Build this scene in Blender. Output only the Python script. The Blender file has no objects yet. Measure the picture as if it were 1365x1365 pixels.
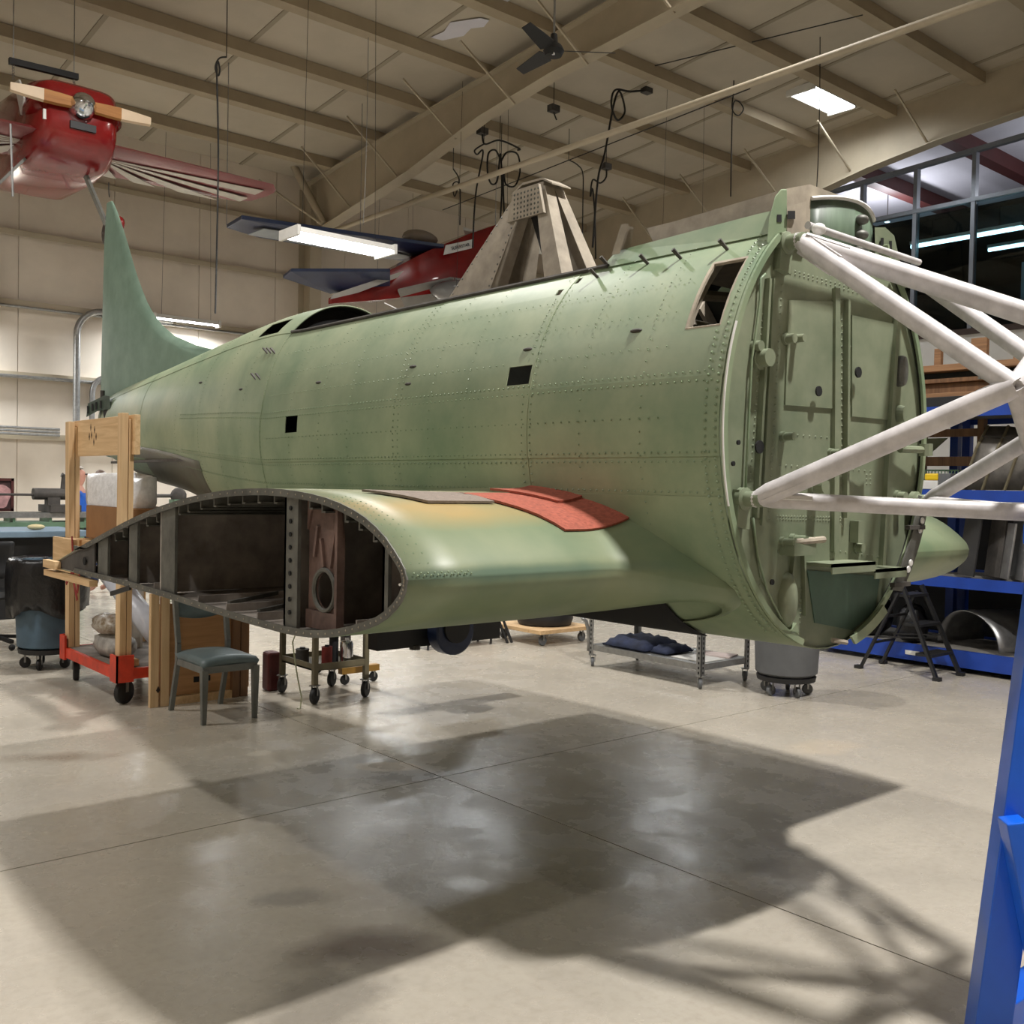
import bpy, bmesh, math, random
from math import sin, cos, pi, radians, sqrt, asin, atan2
from mathutils import Vector, Matrix
random.seed(7)
SC = bpy.context.scene
COL = SC.collection

# ------------------------------------------------------------------ camera
FPX = 1344.0; EYE = 1.6
_ya, _pi, _ro = radians(40.6), radians(1.45), radians(1.15)
_f0 = Vector((sin(_ya), cos(_ya), 0)); _r0 = Vector((cos(_ya), -sin(_ya), 0)); _z = Vector((0, 0, 1))
FW = cos(_pi) * _f0 - sin(_pi) * _z
_u0 = sin(_pi) * _f0 + cos(_pi) * _z
RT = cos(_ro) * _r0 + sin(_ro) * _u0
UP = -sin(_ro) * _r0 + cos(_ro) * _u0
CAM = Vector((0, 0, EYE))
cd = bpy.data.cameras.new('camera'); cd.sensor_width = 36; cd.lens = 36 * FPX / 1365
cd.clip_start = 0.05; cd.clip_end = 200
co = bpy.data.objects.new('camera', cd); COL.objects.link(co)
co.matrix_world = Matrix((( RT.x, UP.x, -FW.x, 0), (RT.y, UP.y, -FW.y, 0), (RT.z, UP.z, -FW.z, EYE), (0, 0, 0, 1)))
SC.camera = co

# ------------------------------------------------------------------ world, exposure
w = bpy.data.worlds.new('world'); SC.world = w; w.use_nodes = True
w.node_tree.nodes['Background'].inputs[0].default_value = (0.75, 0.85, 1, 1)
w.node_tree.nodes['Background'].inputs[1].default_value = 0.03
SC.view_settings.view_transform = 'Standard'; SC.view_settings.look = 'None'
SC.view_settings.exposure = 0.25; SC.view_settings.gamma = 1; SC.view_settings.use_curve_mapping = False
SC.cycles.use_denoising = True
SC.cycles.max_bounces = 7; SC.cycles.diffuse_bounces = 4; SC.cycles.glossy_bounces = 3; SC.cycles.use_adaptive_sampling = True; SC.cycles.adaptive_threshold = 0.03; SC.cycles.sample_clamp_indirect = 6

# lamps of the hall, seen and added: (x, y, z, power, length, kind); the fixtures are built further down around these lights
LAMPS = [
    # three fixtures in view
    (6.43, 10.85, 4.5, 50, 1.35, 'a'), (7.03, 16.9, 4.3, 120, 1.15, 'b'), (14.6, 9.45, 8.0, 55, 1.2, 'c'),
    # two more hanging strips hidden behind the fuselage (their reflections show on the floor)
    (10.0, 12.5, 4.3, 26, 1.35, 'h'), (12.8, 10.8, 4.3, 26, 1.35, 'h'),
    # unseen wall strips added to brighten the lower back wall
    (2.5, 16.9, 4.3, 210, 1.15, 'b'), (11.3, 16.9, 4.3, 70, 1.15, 'b'),
    # compact high-bay lamps overhead, out of frame
    (5.4, 1.4, 7.6, 30, .25, 'o'), (4.1, 8.3, 7.5, 245, .25, 'o'), (3.6, 0.2, 7.7, 560, .4, 'o'),
    (-1.9, 8.3, 7.5, 220, .25, 'o'), (11.6, 1.4, 8.0, 45, .25, 'o'), (9.3, 6.8, 8.1, 55, .25, 'o'),  # from this row on: unseen lamps added to fill in the light
    (-1.5, 0.0, 7.9, 60, .25, 'o'), (-5.5, 4.0, 7.7, 100, .25, 'o'),
]
def lin(c):
    c = c / 255.0
    return c / 12.92 if c <= 0.04045 else ((c + 0.055) / 1.055) ** 2.4
def S(r, g, b): return (lin(r), lin(g), lin(b), 1)
LIGHT_OBS = []
for i, (x, y, z, p, L, k) in enumerate(LAMPS):
    ld = bpy.data.lights.new('lamp_light', 'AREA'); ld.shape = 'RECTANGLE'
    ld.size = L; ld.size_y = 0.25 if k == 'o' else 0.3; ld.energy = p; ld.color = (1.0, 0.97, 0.935) if k == 'o' else (0.93, 0.97, 1.0)
    ld.spread = radians(165)
    lo = bpy.data.objects.new('lamp_light', ld); COL.objects.link(lo); lo.location = (x, y, z - 0.03)
    LIGHT_OBS.append([lo])
    if k == 'c':     # this fixture has two separate strips
        ld.size_y = .13; ld.energy = p / 2; lo.location.y = y - .13
        l2 = lo.copy(); COL.objects.link(l2); l2.location.y = y + .13; LIGHT_OBS[-1].append(l2)

# ------------------------------------------------------------------ placing helpers
def ray(x, y): return FW + (x - 682.5) / FPX * RT - (y - 682.5) / FPX * UP
def px(x, y, X=None, Y=None, Z=None, D=None):
    d = ray(x, y)
    if X is not None: t = X / d.x
    elif Y is not None: t = Y / d.y
    elif Z is not None: t = (Z - EYE) / d.z
    else: t = D
    return CAM + d * t

# ------------------------------------------------------------------ materials
MATS = {}
def mat(name, col, rough=0.6, metal=0.0, var=0.12, scale=6.0, bump=0.0, col2=None, spec=0.5, stretch=None, detail=6, coat=0):
    if name in MATS: return MATS[name]
    m = bpy.data.materials.new(name); m.use_nodes = True; nt = m.node_tree; b = nt.nodes['Principled BSDF']
    b.inputs['Roughness'].default_value = rough; b.inputs['Metallic'].default_value = metal
    b.inputs['Specular IOR Level'].default_value = spec; b.inputs['Coat Weight'].default_value = coat
    b.inputs['Base Color'].default_value = col
    if var > 0 or bump > 0 or col2:
        tc = nt.nodes.new('ShaderNodeTexCoord'); mp = nt.nodes.new('ShaderNodeMapping')
        nt.links.new(tc.outputs['Object'], mp.inputs[0])
        if stretch: mp.inputs['Scale'].default_value = stretch
        no = nt.nodes.new('ShaderNodeTexNoise'); no.inputs['Scale'].default_value = scale; no.inputs['Detail'].default_value = detail
        no.inputs['Roughness'].default_value = 0.62
        nt.links.new(mp.outputs[0], no.inputs['Vector'])
        cr = nt.nodes.new('ShaderNodeValToRGB')
        c2 = col2 or tuple(min(1, v * (1 + var * 1.2)) for v in col[:3]) + (1,)
        c1 = col if col2 else tuple(v * (1 - var * 1.6) for v in col[:3]) + (1,)
        cr.color_ramp.elements[0].position = 0.33; cr.color_ramp.elements[0].color = c1
        cr.color_ramp.elements[1].position = 0.68; cr.color_ramp.elements[1].color = c2
        nt.links.new(no.outputs['Fac'], cr.inputs[0]); nt.links.new(cr.outputs[0], b.inputs['Base Color'])
        if bump > 0:
            bp = nt.nodes.new('ShaderNodeBump'); bp.inputs['Strength'].default_value = bump; bp.inputs['Distance'].default_value = 0.02
            nt.links.new(no.outputs['Fac'], bp.inputs['Height']); nt.links.new(bp.outputs[0], b.inputs['Normal'])
    MATS[name] = m
    return m
def emis(name, col, s):
    if name in MATS: return MATS[name]
    m = bpy.data.materials.new(name); m.use_nodes = True; b = m.node_tree.nodes['Principled BSDF']
    b.inputs['Emission Color'].default_value = col; b.inputs['Emission Strength'].default_value = s
    b.inputs['Base Color'].default_value = (0.8, 0.8, 0.8, 1)
    MATS[name] = m; return m
def wood(name, c1, c2, axis='Z', scale=3.0, rough=0.6):
    if name in MATS: return MATS[name]
    m = bpy.data.materials.new(name); m.use_nodes = True; nt = m.node_tree; b = nt.nodes['Principled BSDF']
    b.inputs['Roughness'].default_value = rough
    tc = nt.nodes.new('ShaderNodeTexCoord'); mp = nt.nodes.new('ShaderNodeMapping')
    mp.inputs['Scale'].default_value = {'X': (0.6, 9, 9), 'Y': (9, 0.6, 9), 'Z': (9, 9, 0.6)}[axis]
    nt.links.new(tc.outputs['Object'], mp.inputs[0])
    no = nt.nodes.new('ShaderNodeTexNoise'); no.inputs['Scale'].default_value = scale; no.inputs['Detail'].default_value = 7
    no.inputs['Distortion'].default_value = 0.9
    nt.links.new(mp.outputs[0], no.inputs['Vector'])
    cr = nt.nodes.new('ShaderNodeValToRGB'); cr.color_ramp.elements[0].position = 0.3; cr.color_ramp.elements[1].position = 0.7
    cr.color_ramp.elements[0].color = c1; cr.color_ramp.elements[1].color = c2
    nt.links.new(no.outputs['Fac'], cr.inputs[0]); nt.links.new(cr.outputs[0], b.inputs['Base Color'])
    MATS[name] = m; return m

GREEN = S(154, 170, 134); GREEN_D = S(128, 150, 116)
M_green = mat('sage green airframe paint', S(110, 131, 103), 0.5, 0, 0.0, 1.7, 0.02, col2=S(153, 161, 131), detail=10)
M_fire = mat('firewall grey green paint', S(106, 117, 94), 0.5, 0, 0.0, 3.0, 0.04, col2=S(138, 144, 120), detail=10)
M_fin = mat('dusty teal green fin paint', S(104, 128, 112), 0.6, 0, 0.0, 5, 0.0, col2=S(120, 144, 128))
M_rivet = mat('painted rivet', S(120, 138, 108), 0.45, 0, 0)
M_inner = mat('dusty grey brown inner primer', S(162, 154, 146), 0.8, 0, 0.25, 7, 0.1)
M_cave = mat('fuselage inner face with painted shade', S(52, 54, 46), 0.85, 0, 0.2, 6)  # inner skin coloured dark to paint the shade inside the fuselage
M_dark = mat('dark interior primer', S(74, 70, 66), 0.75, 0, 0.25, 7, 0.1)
M_rust = mat('dull red brown primer', S(108, 86, 78), 0.7, 0, 0.3, 9, 0.1)
M_edge = mat('weathered bare metal edge', S(104, 104, 98), 0.55, 0.4, 0.2, 12, 0.05)
M_zinc = mat('yellow green zinc primer', S(124, 122, 60), 0.6, 0, 0.2, 10)
M_tan = mat('tan grey primer', S(158, 148, 132), 0.6, 0, 0.15, 12, 0.03)
M_mount = mat('dusty pale grey engine mount paint', S(194, 190, 190), 0.5, 0, 0.12, 14, 0.05)
M_mwhite = mat('white touch up paint', S(214, 212, 208), 0.6, 0, 0.05, 14)
M_hole_shade = mat('black for holes and painted shade', S(14, 14, 14), 0.9, 0, 0)  # flat black for hole marks and for sheets that paint shade
M_red_mat = mat('red rubber mat', S(154, 80, 62), 0.85, 0, 0.18, 60, 0.15)
M_grey_mat = mat('grey brown rubber mat', S(128, 116, 106), 0.85, 0, 0.12, 60, 0.15)
M_steel = mat('galvanised steel', S(150, 150, 148), 0.4, 0.7, 0.12, 20)
M_black = mat('black rubber and plastic', S(28, 28, 29), 0.55, 0, 0.1, 10)
M_cord = mat('black cord', S(30, 28, 25), 0.6, 0, 0)
M_chrome = mat('polished chrome', S(215, 218, 224), 0.12, 1.0, 0)
M_white = mat('white paint', S(214, 212, 206), 0.5, 0, 0.04, 8)
M_pine = wood('pale pine lumber', S(192, 158, 116), S(220, 190, 148), 'Z')
M_pinex = wood('pale pine board', S(192, 156, 112), S(220, 188, 144), 'Y')
M_ply = wood('plywood panel', S(158, 116, 74), S(182, 138, 92), 'X', 4)
M_brown = wood('brown stained timber', S(96, 66, 42), S(128, 92, 60), 'Z')
M_boards = wood('long brown boards', S(120, 86, 58), S(158, 118, 82), 'Y')
M_card = mat('brown cardboard', S(146, 106, 68), 0.8, 0, 0.12, 3)
M_blue = mat('blue rack paint', S(26, 62, 150), 0.42, 0, 0.1, 5)
M_bluep = mat('bright blue stand paint', S(12, 92, 208), 0.36, 0, 0.06, 4, coat=0.2)
M_navy = mat('dark navy paint', S(28, 42, 74), 0.4, 0, 0.15, 4)
M_redp = mat('glossy deep red paint', S(126, 22, 22), 0.22, 0, 0.12, 4, coat=0.5)
M_redd = mat('faded maroon underside', S(120, 46, 48), 0.4, 0, 0.12, 3)
M_redcart = mat('red orange cart paint', S(206, 62, 36), 0.5, 0, 0.15, 8)
M_ceil = mat('beige ceiling insulation', S(184, 174, 156), 0.8, 0, 0.06, 0.8, 0.03)
M_beam = mat('beige painted steel beam', S(176, 164, 142), 0.6, 0, 0.05, 2)
M_wallm = mat('beige wall insulation facing', S(216, 205, 190), 0.75, 0, 0.05, 1.2, 0.03)
M_roofw = mat('white roof insulation', S(214, 212, 220), 0.8, 0, 0.04, 1)
M_purred = mat('dark red roof beam', S(78, 36, 34), 0.6, 0, 0.1, 3)
M_grey = mat('mid grey plastic', S(92, 94, 96), 0.6, 0, 0.06, 10)
M_bluegrey = mat('blue grey plastic', S(70, 92, 108), 0.55, 0, 0.08, 8)
M_vinyl = mat('grey blue vinyl', S(98, 112, 114), 0.42, 0, 0.1, 8)
M_chairm = mat('grey painted chair metal', S(112, 114, 110), 0.5, 0.2, 0.12, 10)
M_greenm = mat('machine green paint', S(98, 128, 104), 0.5, 0, 0.12, 6)
M_alu = mat('dull aluminium sheet', S(150, 150, 150), 0.38, 0.8, 0.15, 9, 0.03)
M_plastic = mat('clear white plastic wrap', S(230, 232, 236), 0.3, 0, 0.1, 18, 0.5)
M_yellow = mat('yellow plastic', S(222, 186, 20), 0.5, 0, 0.05)
M_oliv = mat('olive drab metal', S(112, 104, 82), 0.55, 0, 0.15, 9)
M_mustard = mat('mustard yellow metal', S(150, 112, 44), 0.5, 0, 0.12, 9)
M_strap = mat('red webbing strap', S(134, 40, 36), 0.8, 0, 0.1)

# ------------------------------------------------------------------ mesh builder
WM = {}
def O(name, me, material, parent=None, smooth=False, local=False):
    ob = bpy.data.objects.new(name, me); COL.objects.link(ob)
    if material is not None:
        for mm in (material if isinstance(material, (list, tuple)) else [material]): me.materials.append(mm)
    if parent is not None: ob.parent = parent
    if smooth:
        for p in me.polygons: p.use_smooth = True
    return ob
class MB:
    def __init__(s): s.v = []; s.f = []; s.mi = []; s.cur = 0
    def add(s, vs, fs):
        n = len(s.v); s.v += [Vector(v) for v in vs]
        for f in fs: s.f.append(tuple(i + n for i in f)); s.mi.append(s.cur)
        return s
    def box(s, c, d, rz=0.0, M=None):
        c = Vector(c); hx, hy, hz = d[0] / 2, d[1] / 2, d[2] / 2
        vs = [Vector((sx * hx, sy * hy, sz * hz)) for sz in (-1, 1) for sy in (-1, 1) for sx in (-1, 1)]
        R = M if M is not None else Matrix.Rotation(rz, 3, 'Z')
        return s.add([c + R @ v for v in vs], [(0, 2, 3, 1), (4, 5, 7, 6), (0, 1, 5, 4), (2, 6, 7, 3), (0, 4, 6, 2), (1, 3, 7, 5)])
    def b2(s, lo, hi):
        return s.box([(a + b) / 2 for a, b in zip(lo, hi)], [abs(b - a) for a, b in zip(lo, hi)])
    def bar(s, p0, p1, w, h, up=(0, 0, 1)):
        p0, p1 = Vector(p0), Vector(p1); d = (p1 - p0); L = d.length; d.normalize(); up = Vector(up)
        if abs(d.dot(up)) > 0.98: up = Vector((0, 1, 0))
        x = d.cross(up).normalized(); z = x.cross(d)
        M = Matrix((( x.x, d.x, z.x), (x.y, d.y, z.y), (x.z, d.z, z.z)))
        return s.box((p0 + p1) / 2, (w, L, h), M=M)
    def tube(s, pts, r, n=8, caps=True):
        pts = [Vector(p) for p in pts]; rs = r if isinstance(r, (list, tuple)) else [r] * len(pts)
        rings = []; prev = None
        for i, p in enumerate(pts):
            a = pts[max(i - 1, 0)]; b = pts[min(i + 1, len(pts) - 1)]; d = (b - a).normalized()
            if prev is None:
                ref = Vector((0, 0, 1)) if abs(d.z) < 0.9 else Vector((1, 0, 0))
                u = d.cross(ref).normalized()
            else:
                u = (prev - d * prev.dot(d)).normalized()
            prev = u; vv = d.cross(u)
            rings.append([p + rs[i] * (cos(2 * pi * k / n) * u + sin(2 * pi * k / n) * vv) for k in range(n)])
        return s.rings(rings, True, caps)
    def rings(s, rings, closed=True, caps=True):
        n = len(rings[0]); vs = [v for r in rings for v in r]; fs = []
        for i in range(len(rings) - 1):
            for k in range(n if closed else n - 1):
                a = i * n + k; b = i * n + (k + 1) % n
                fs.append((a, b, b + n, a + n))
        if caps and closed:
            fs.append(tuple(range(n - 1, -1, -1))); fs.append(tuple((len(rings) - 1) * n + k for k in range(n)))
        return s.add(vs, fs)
    def lathe(s, c, prof, n=24, M=None):
        c = Vector(c); M = M or Matrix.Identity(3)
        return s.rings([[c + M @ Vector((r * cos(2 * pi * k / n), r * sin(2 * pi * k / n), z)) for k in range(n)] for r, z in prof])
    def prism(s, poly, fn, a, b):
        n = len(poly); vs = [fn(p, a) for p in poly] + [fn(p, b) for p in poly]
        fs = [tuple(range(n)), tuple(range(2 * n - 1, n - 1, -1))] + [(i, i + n, (i + 1) % n + n, (i + 1) % n) for i in range(n)]
        return s.add(vs, fs)
    def ball(s, c, r, n=10, m=7):
        r = r if isinstance(r, (list, tuple)) else (r, r, r); c = Vector(c)
        return s.rings([[c + Vector((r[0] * cos(2 * pi * k / n) * sin(pi * (j + .02) / (m + .04)), r[1] * sin(2 * pi * k / n) * sin(pi * (j + .02) / (m + .04)), -r[2] * cos(pi * (j + .02) / (m + .04)))) for k in range(n)] for j in range(m + 1)])
    def grid(s, fn, us, vs_, skip=None):
        n = len(vs_); base = [fn(u, v) for u in us for v in vs_]; fs = []
        for i in range(len(us) - 1):
            for j in range(n - 1):
                if skip and skip((us[i] + us[i + 1]) / 2, (vs_[j] + vs_[j + 1]) / 2): continue
                fs.append((i * n + j, i * n + j + 1, (i + 1) * n + j + 1, (i + 1) * n + j))
        return s.add(base, fs)
    def build(s, name, m, parent=None, smooth=False, local=False, fix=True, bevel=0, sub=0, solid=0, autos=None):
        vs = s.v; loc = None
        if parent is not None and not local:
            inv = WM[parent.name].inverted(); vs = [inv @ v for v in vs]
        if parent is None and not local:
            lo = [min(v[i] for v in vs) for i in range(3)]; hi = [max(v[i] for v in vs) for i in range(3)]
            loc = Vector(((lo[0] + hi[0]) / 2, (lo[1] + hi[1]) / 2, lo[2])); vs = [v - loc for v in vs]
        me = bpy.data.meshes.new(name); me.from_pydata(vs, [], s.f); me.update()
        if fix:
            bm = bmesh.new(); bm.from_mesh(me); bmesh.ops.recalc_face_normals(bm, faces=bm.faces); bm.to_mesh(me); bm.free()
        ob = O(name, me, m, parent, smooth)
        if isinstance(m, (list, tuple)):
            for p, k in zip(me.polygons, s.mi): p.material_index = k
        if loc is not None: ob.location = loc; WM[ob.name] = Matrix.Translation(loc)
        else: WM[ob.name] = WM[parent.name] if parent is not None else Matrix.Identity(4)
        if autos is not None:
            for p in me.polygons: p.use_smooth = True
            me.set_sharp_from_angle(angle=radians(autos))
        if solid: md = ob.modifiers.new('thickness', 'SOLIDIFY'); md.thickness = solid; md.offset = -1
        if bevel: md = ob.modifiers.new('edge', 'BEVEL'); md.width = bevel; md.segments = 2; md.limit_method = 'ANGLE'
        if sub: md = ob.modifiers.new('round', 'SUBSURF'); md.levels = sub; md.render_levels = sub
        return ob
def tag(o, label=None, cat=None, group=None, kind=None):
    if label: o['label'] = label
    if cat: o['category'] = cat
    if group: o['group'] = group
    if kind: o['kind'] = kind
    return o
def thing(name, loc, label, cat, rz=0.0, group=None):
    e = bpy.data.objects.new(name, None); COL.objects.link(e); e.empty_display_size = 0.1
    e.location = loc; e.rotation_euler = (0, 0, rz)
    WM[e.name] = Matrix.Translation(Vector(loc)) @ Matrix.Rotation(rz, 4, 'Z')
    return tag(e, label, cat, group)
def share(src, name, parent, loc=(0, 0, 0)):
    o = src.copy(); o.name = name; COL.objects.link(o); o.parent = parent; o.location = Vector(loc); WM[o.name] = WM[parent.name]; return o
def frange(a, b, n): return [a + (b - a) * i / n for i in range(n + 1)]
def interp(tab, x):
    if x <= tab[0][0]: return tab[0][1]
    for (a, b), (c, d) in zip(tab, tab[1:]):
        if x <= c:
            t = (x - a) / (c - a); return b + (d - b) * t
    return tab[-1][1]
def smooth_tab(tab, x):          # monotone-ish cubic through the table
    n = len(tab)
    if x <= tab[0][0]: return tab[0][1]
    if x >= tab[-1][0]: return tab[-1][1]
    for i in range(n - 1):
        if x <= tab[i + 1][0]:
            x0, y0 = tab[i]; x1, y1 = tab[i + 1]; h = x1 - x0
            m0 = (y1 - tab[i - 1][1]) / (x1 - tab[i - 1][0]) if i > 0 else (y1 - y0) / h
            m1 = (tab[i + 2][1] - y0) / (tab[i + 2][0] - x0) if i + 2 < n else (y1 - y0) / h
            t = (x - x0) / h
            return (2*t**3-3*t*t+1)*y0 + (t**3-2*t*t+t)*h*m0 + (-2*t**3+3*t*t)*y1 + (t**3-t*t)*h*m1
# ------------------------------------------------------------------ room
def floor_material():
    m = bpy.data.materials.new('sealed concrete'); m.use_nodes = True; nt = m.node_tree; b = nt.nodes['Principled BSDF']
    N = nt.nodes.new; Lk = nt.links.new
    geo = N('ShaderNodeNewGeometry')
    def noise(sc, det=6, rough=0.6, vec=None):
        n = N('ShaderNodeTexNoise'); n.inputs['Scale'].default_value = sc; n.inputs['Detail'].default_value = det; n.inputs['Roughness'].default_value = rough
        Lk(vec or geo.outputs['Position'], n.inputs['Vector']); return n
    big = noise(0.55); mid = noise(3.5, 8); fine = noise(28, 6)
    cr = N('ShaderNodeValToRGB'); Lk(big.outputs['Fac'], cr.inputs[0])
    cr.color_ramp.elements[0].position = 0.3; cr.color_ramp.elements[0].color = S(170, 163, 151)
    cr.color_ramp.elements[1].position = 0.7; cr.color_ramp.elements[1].color = S(192, 184, 169)
    def mix(a, bcol, fac, mode='MIX'):
        x = N('ShaderNodeMix'); x.data_type = 'RGBA'; x.blend_type = mode
        if isinstance(fac, float): x.inputs[0].default_value = fac
        else: Lk(fac, x.inputs[0])
        Lk(a, x.inputs[6])
        if isinstance(bcol, tuple): x.inputs[7].default_value = bcol
        else: Lk(bcol, x.inputs[7])
        return x.outputs[2]
    def rng(v, a, bb, c, d):
        x = N('ShaderNodeMapRange'); Lk(v, x.inputs[0])
        for i, q in enumerate((a, bb, c, d)): x.inputs[i + 1].default_value = q
        return x.outputs[0]
    c = mix(cr.outputs[0], S(120, 112, 100), rng(mid.outputs['Fac'], 0.52, 0.75, 0, 0.22))
    c = mix(c, S(150, 140, 124), rng(fine.outputs['Fac'], 0.45, 0.7, 0, 0.3))
    # oil stains and paint spots on the slab, each with its own place and outline
    wob = noise(2.2, 5); 
    def stain(c, pts, col, rx, ry, amt, rot=0.0, soft=0.5):
        p = px(pts[0], pts[1], Z=0)
        sub = N('ShaderNodeVectorMath'); sub.operation = 'SUBTRACT'; Lk(geo.outputs['Position'], sub.inputs[0]); sub.inputs[1].default_value = p
        vr = N('ShaderNodeVectorRotate'); vr.rotation_type = 'Z_AXIS'; vr.inputs['Angle'].default_value = rot; Lk(sub.outputs[0], vr.inputs[0])
        ml = N('ShaderNodeVectorMath'); ml.operation = 'MULTIPLY'; ml.inputs[1].default_value = (1 / rx, 1 / ry, 0); Lk(vr.outputs[0], ml.inputs[0])
        ln = N('ShaderNodeVectorMath'); ln.operation = 'LENGTH'; Lk(ml.outputs[0], ln.inputs[0])
        ad = N('ShaderNodeMath'); ad.operation = 'MULTIPLY_ADD'; Lk(wob.outputs['Fac'], ad.inputs[0]); ad.inputs[1].default_value = 1.6; Lk(ln.outputs['Value'], ad.inputs[2])
        return mix(c, col, rng(ad.outputs[0], 1.75, 1.75 - soft, 0, amt))
    c = stain(c, (490, 1265), S(70, 52, 40), 0.34, 0.2, 0.75, 0.6, 0.8)
    c = stain(c, (430, 1330), S(84, 78, 72), 0.3, 0.3, 0.5, 0.3, 0.5)
    c = stain(c, (385, 1197), S(92, 88, 84), 0.2, 0.12, 0.45, 0.4, 0.4)
    c = stain(c, (520, 1022), S(206, 192, 170), 0.2, 0.1, 0.8, 0.7, 0.15)
    c = stain(c, (345, 1004), S(212, 204, 188), 0.09, 0.06, 0.7, 0.0, 0.2)
    c = stain(c, (560, 1035), S(70, 72, 78), 0.5, 0.16, 0.5, 0.5, 0.6)
    c = stain(c, (70, 1010), S(120, 104, 88), 0.4, 0.15, 0.6, 0.5, 0.7)
    c = stain(c, (1100, 995), S(196, 182, 160), 0.35, 0.2, 0.6, 0.2, 0.5)
    Lk(c, b.inputs['Base Color'])
    Lk(rng(mid.outputs['Fac'], 0.35, 0.7, 0.2, 0.36), b.inputs['Roughness'])
    b.inputs['Specular IOR Level'].default_value = 0.55
    bp = N('ShaderNodeBump'); bp.inputs['Strength'].default_value = 0.06; bp.inputs['Distance'].default_value = 0.02
    Lk(fine.outputs['Fac'], bp.inputs['Height']); Lk(bp.outputs[0], b.inputs['Normal'])
    return m
M_floor = floor_material()
M_joint = mat('dark floor joint', S(44, 40, 36), 0.8, 0, 0)
XL, XR, YF_, YB = -9.0, 25.0, -8.0, 17.5
fl = MB().b2((XL, YF_, -0.2), (XR, YB, -0.012)).build('floor', M_joint); tag(fl, 'sealed beige concrete floor slab with control joints', None, None, 'structure')
xs = [XL, -2.7, 3.3, 9.3, 15.3, XR]; ys = [YF_, -1.6, 4.4, 10.4, YB]
for i in range(len(xs) - 1):
    for j in range(len(ys) - 1):
        MB().b2((xs[i] + .0035, ys[j] + .0035, -0.05), (xs[i + 1] - .0035, ys[j + 1] - .0035, 0)).build('slab', M_floor, fl)

# back wall with girts, columns and pipework
wb = MB().b2((XL, YB + .02, 0), (XR, YB + .25, 8.2)).build('wall_back', M_wallm); tag(wb, 'beige insulated hall wall with horizontal steel girts', None, None, 'structure')
wp = None
k = XL
while k < 16.0:
    MB().b2((k + .006, YB, 0), (k + 1.494, YB + .03, 7.42)).build('wall_panel', M_wallm, wb); k += 1.5
for z in (2.27, 3.25, 4.39, 5.5, 6.5):
    MB().box(((XL + 16) / 2, YB - .05, z), (16 - XL, .1, .045)).box(((XL + 16) / 2, YB - .1, z - .03), (16 - XL, .015, .08)).build('girt', M_beam, wb)
for x in (1.7, 9.6):
    MB().b2((x - .12, YB - .45, 0), (x + .12, YB - .43, 7.2)).b2((x - .01, YB - .43, 0), (x + .01, YB - .02, 7.2)).b2((x - .12, YB - .02, 0), (x + .12, YB, 7.2)).build('column', M_beam, wb)
def pipe(pts, r, name, m, parent, n=10): return MB().tube(pts, r, n).build(name, m, parent, autos=50)
def arc(c, r, a0, a1, u, v, n=8):
    c = Vector(c); u = Vector(u); v = Vector(v)
    return [c + r * (cos(a) * u + sin(a) * v) for a in frange(a0, a1, n)]
# conduit with swept bends in front of the wall
p1 = px(103, 420, Y=17.3); p2 = px(103, 560, Y=17.3)
pipe([Vector((p1.x, 17.3, 1.5)), Vector((p1.x, 17.3, p1.z - .35))] + arc((p1.x + .4, 17.3, p1.z - .3), .4, pi, pi / 2, (1, 0, 0), (0, 0, 1)) + [Vector((p1.x + 1.6, 17.3, p1.z + .1))], .055, 'conduit', M_steel, wb)
p1 = px(123, 520, Y=17.3)
pipe([Vector((p1.x, 17.3, 2.4)), Vector((p1.x, 17.3, p1.z - .1))] + arc((p1.x + .3, 17.3, p1.z - .05), .3, pi, pi / 2, (1, 0, 0), (0, 0, 1)) + [Vector((p1.x + 1.1, 17.3, p1.z + .25))], .045, 'conduit', M_steel, wb)
pipe([(XL, 17.35, 3.19), (16, 17.35, 3.19)], .03, 'conduit', M_steel, wb)
pipe([(XL, 17.36, 4.3), (16, 17.36, 4.3)], .022, 'conduit', M_steel, wb)
for i in range(3):
    z = 2.28 + i * .05
    pipe([(XL, 17.33, z), (5.1, 17.33, z)], .022, 'conduit', M_steel, wb)
# other hall walls (behind and beside the camera)
w1 = MB().b2((XL - .2, YF_, 0), (XL, YB, 9.5)).build('wall_left', M_wallm); tag(w1, 'beige side wall of the hall', None, None, 'structure')
w2 = MB().b2((XL, YF_ - .2, 0), (XR, YF_, 9.8)).build('wall_front', M_wallm); tag(w2, 'beige front wall of the hall', None, None, 'structure')

# sloping ceiling, purlins, rafters
def cz(y): return 7.42 + .085 * (YB - y)
ce = MB()
ce.add([(XL, YB, cz(YB)), (16.1, YB, cz(YB)), (16.1, YF_, cz(YF_)), (XL, YF_, cz(YF_)), (XL, YB, cz(YB) + .2), (16.1, YB, cz(YB) + .2), (16.1, YF_, cz(YF_) + .2), (XL, YF_, cz(YF_) + .2)],
       [(0, 1, 2, 3), (7, 6, 5, 4), (0, 4, 5, 1), (1, 5, 6, 2), (2, 6, 7, 3), (3, 7, 4, 0)])
ce = ce.build('ceiling', M_ceil); tag(ce, 'beige insulated hangar ceiling with sloping steel frame', None, None, 'structure')
y = 16.4
M_purlin = mat('beige steel purlin', S(164, 150, 126), 0.7, 0, 0.06, 2)
while y > -7:
    MB().b2((XL, y - .1, cz(y) - .16), (16.0, y - .085, cz(y) - .0)).b2((XL, y - .1, cz(y) - .17), (16.0, y + .1, cz(y) - .155)).build('purlin', M_purlin, ce); y -= 1.48
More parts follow.
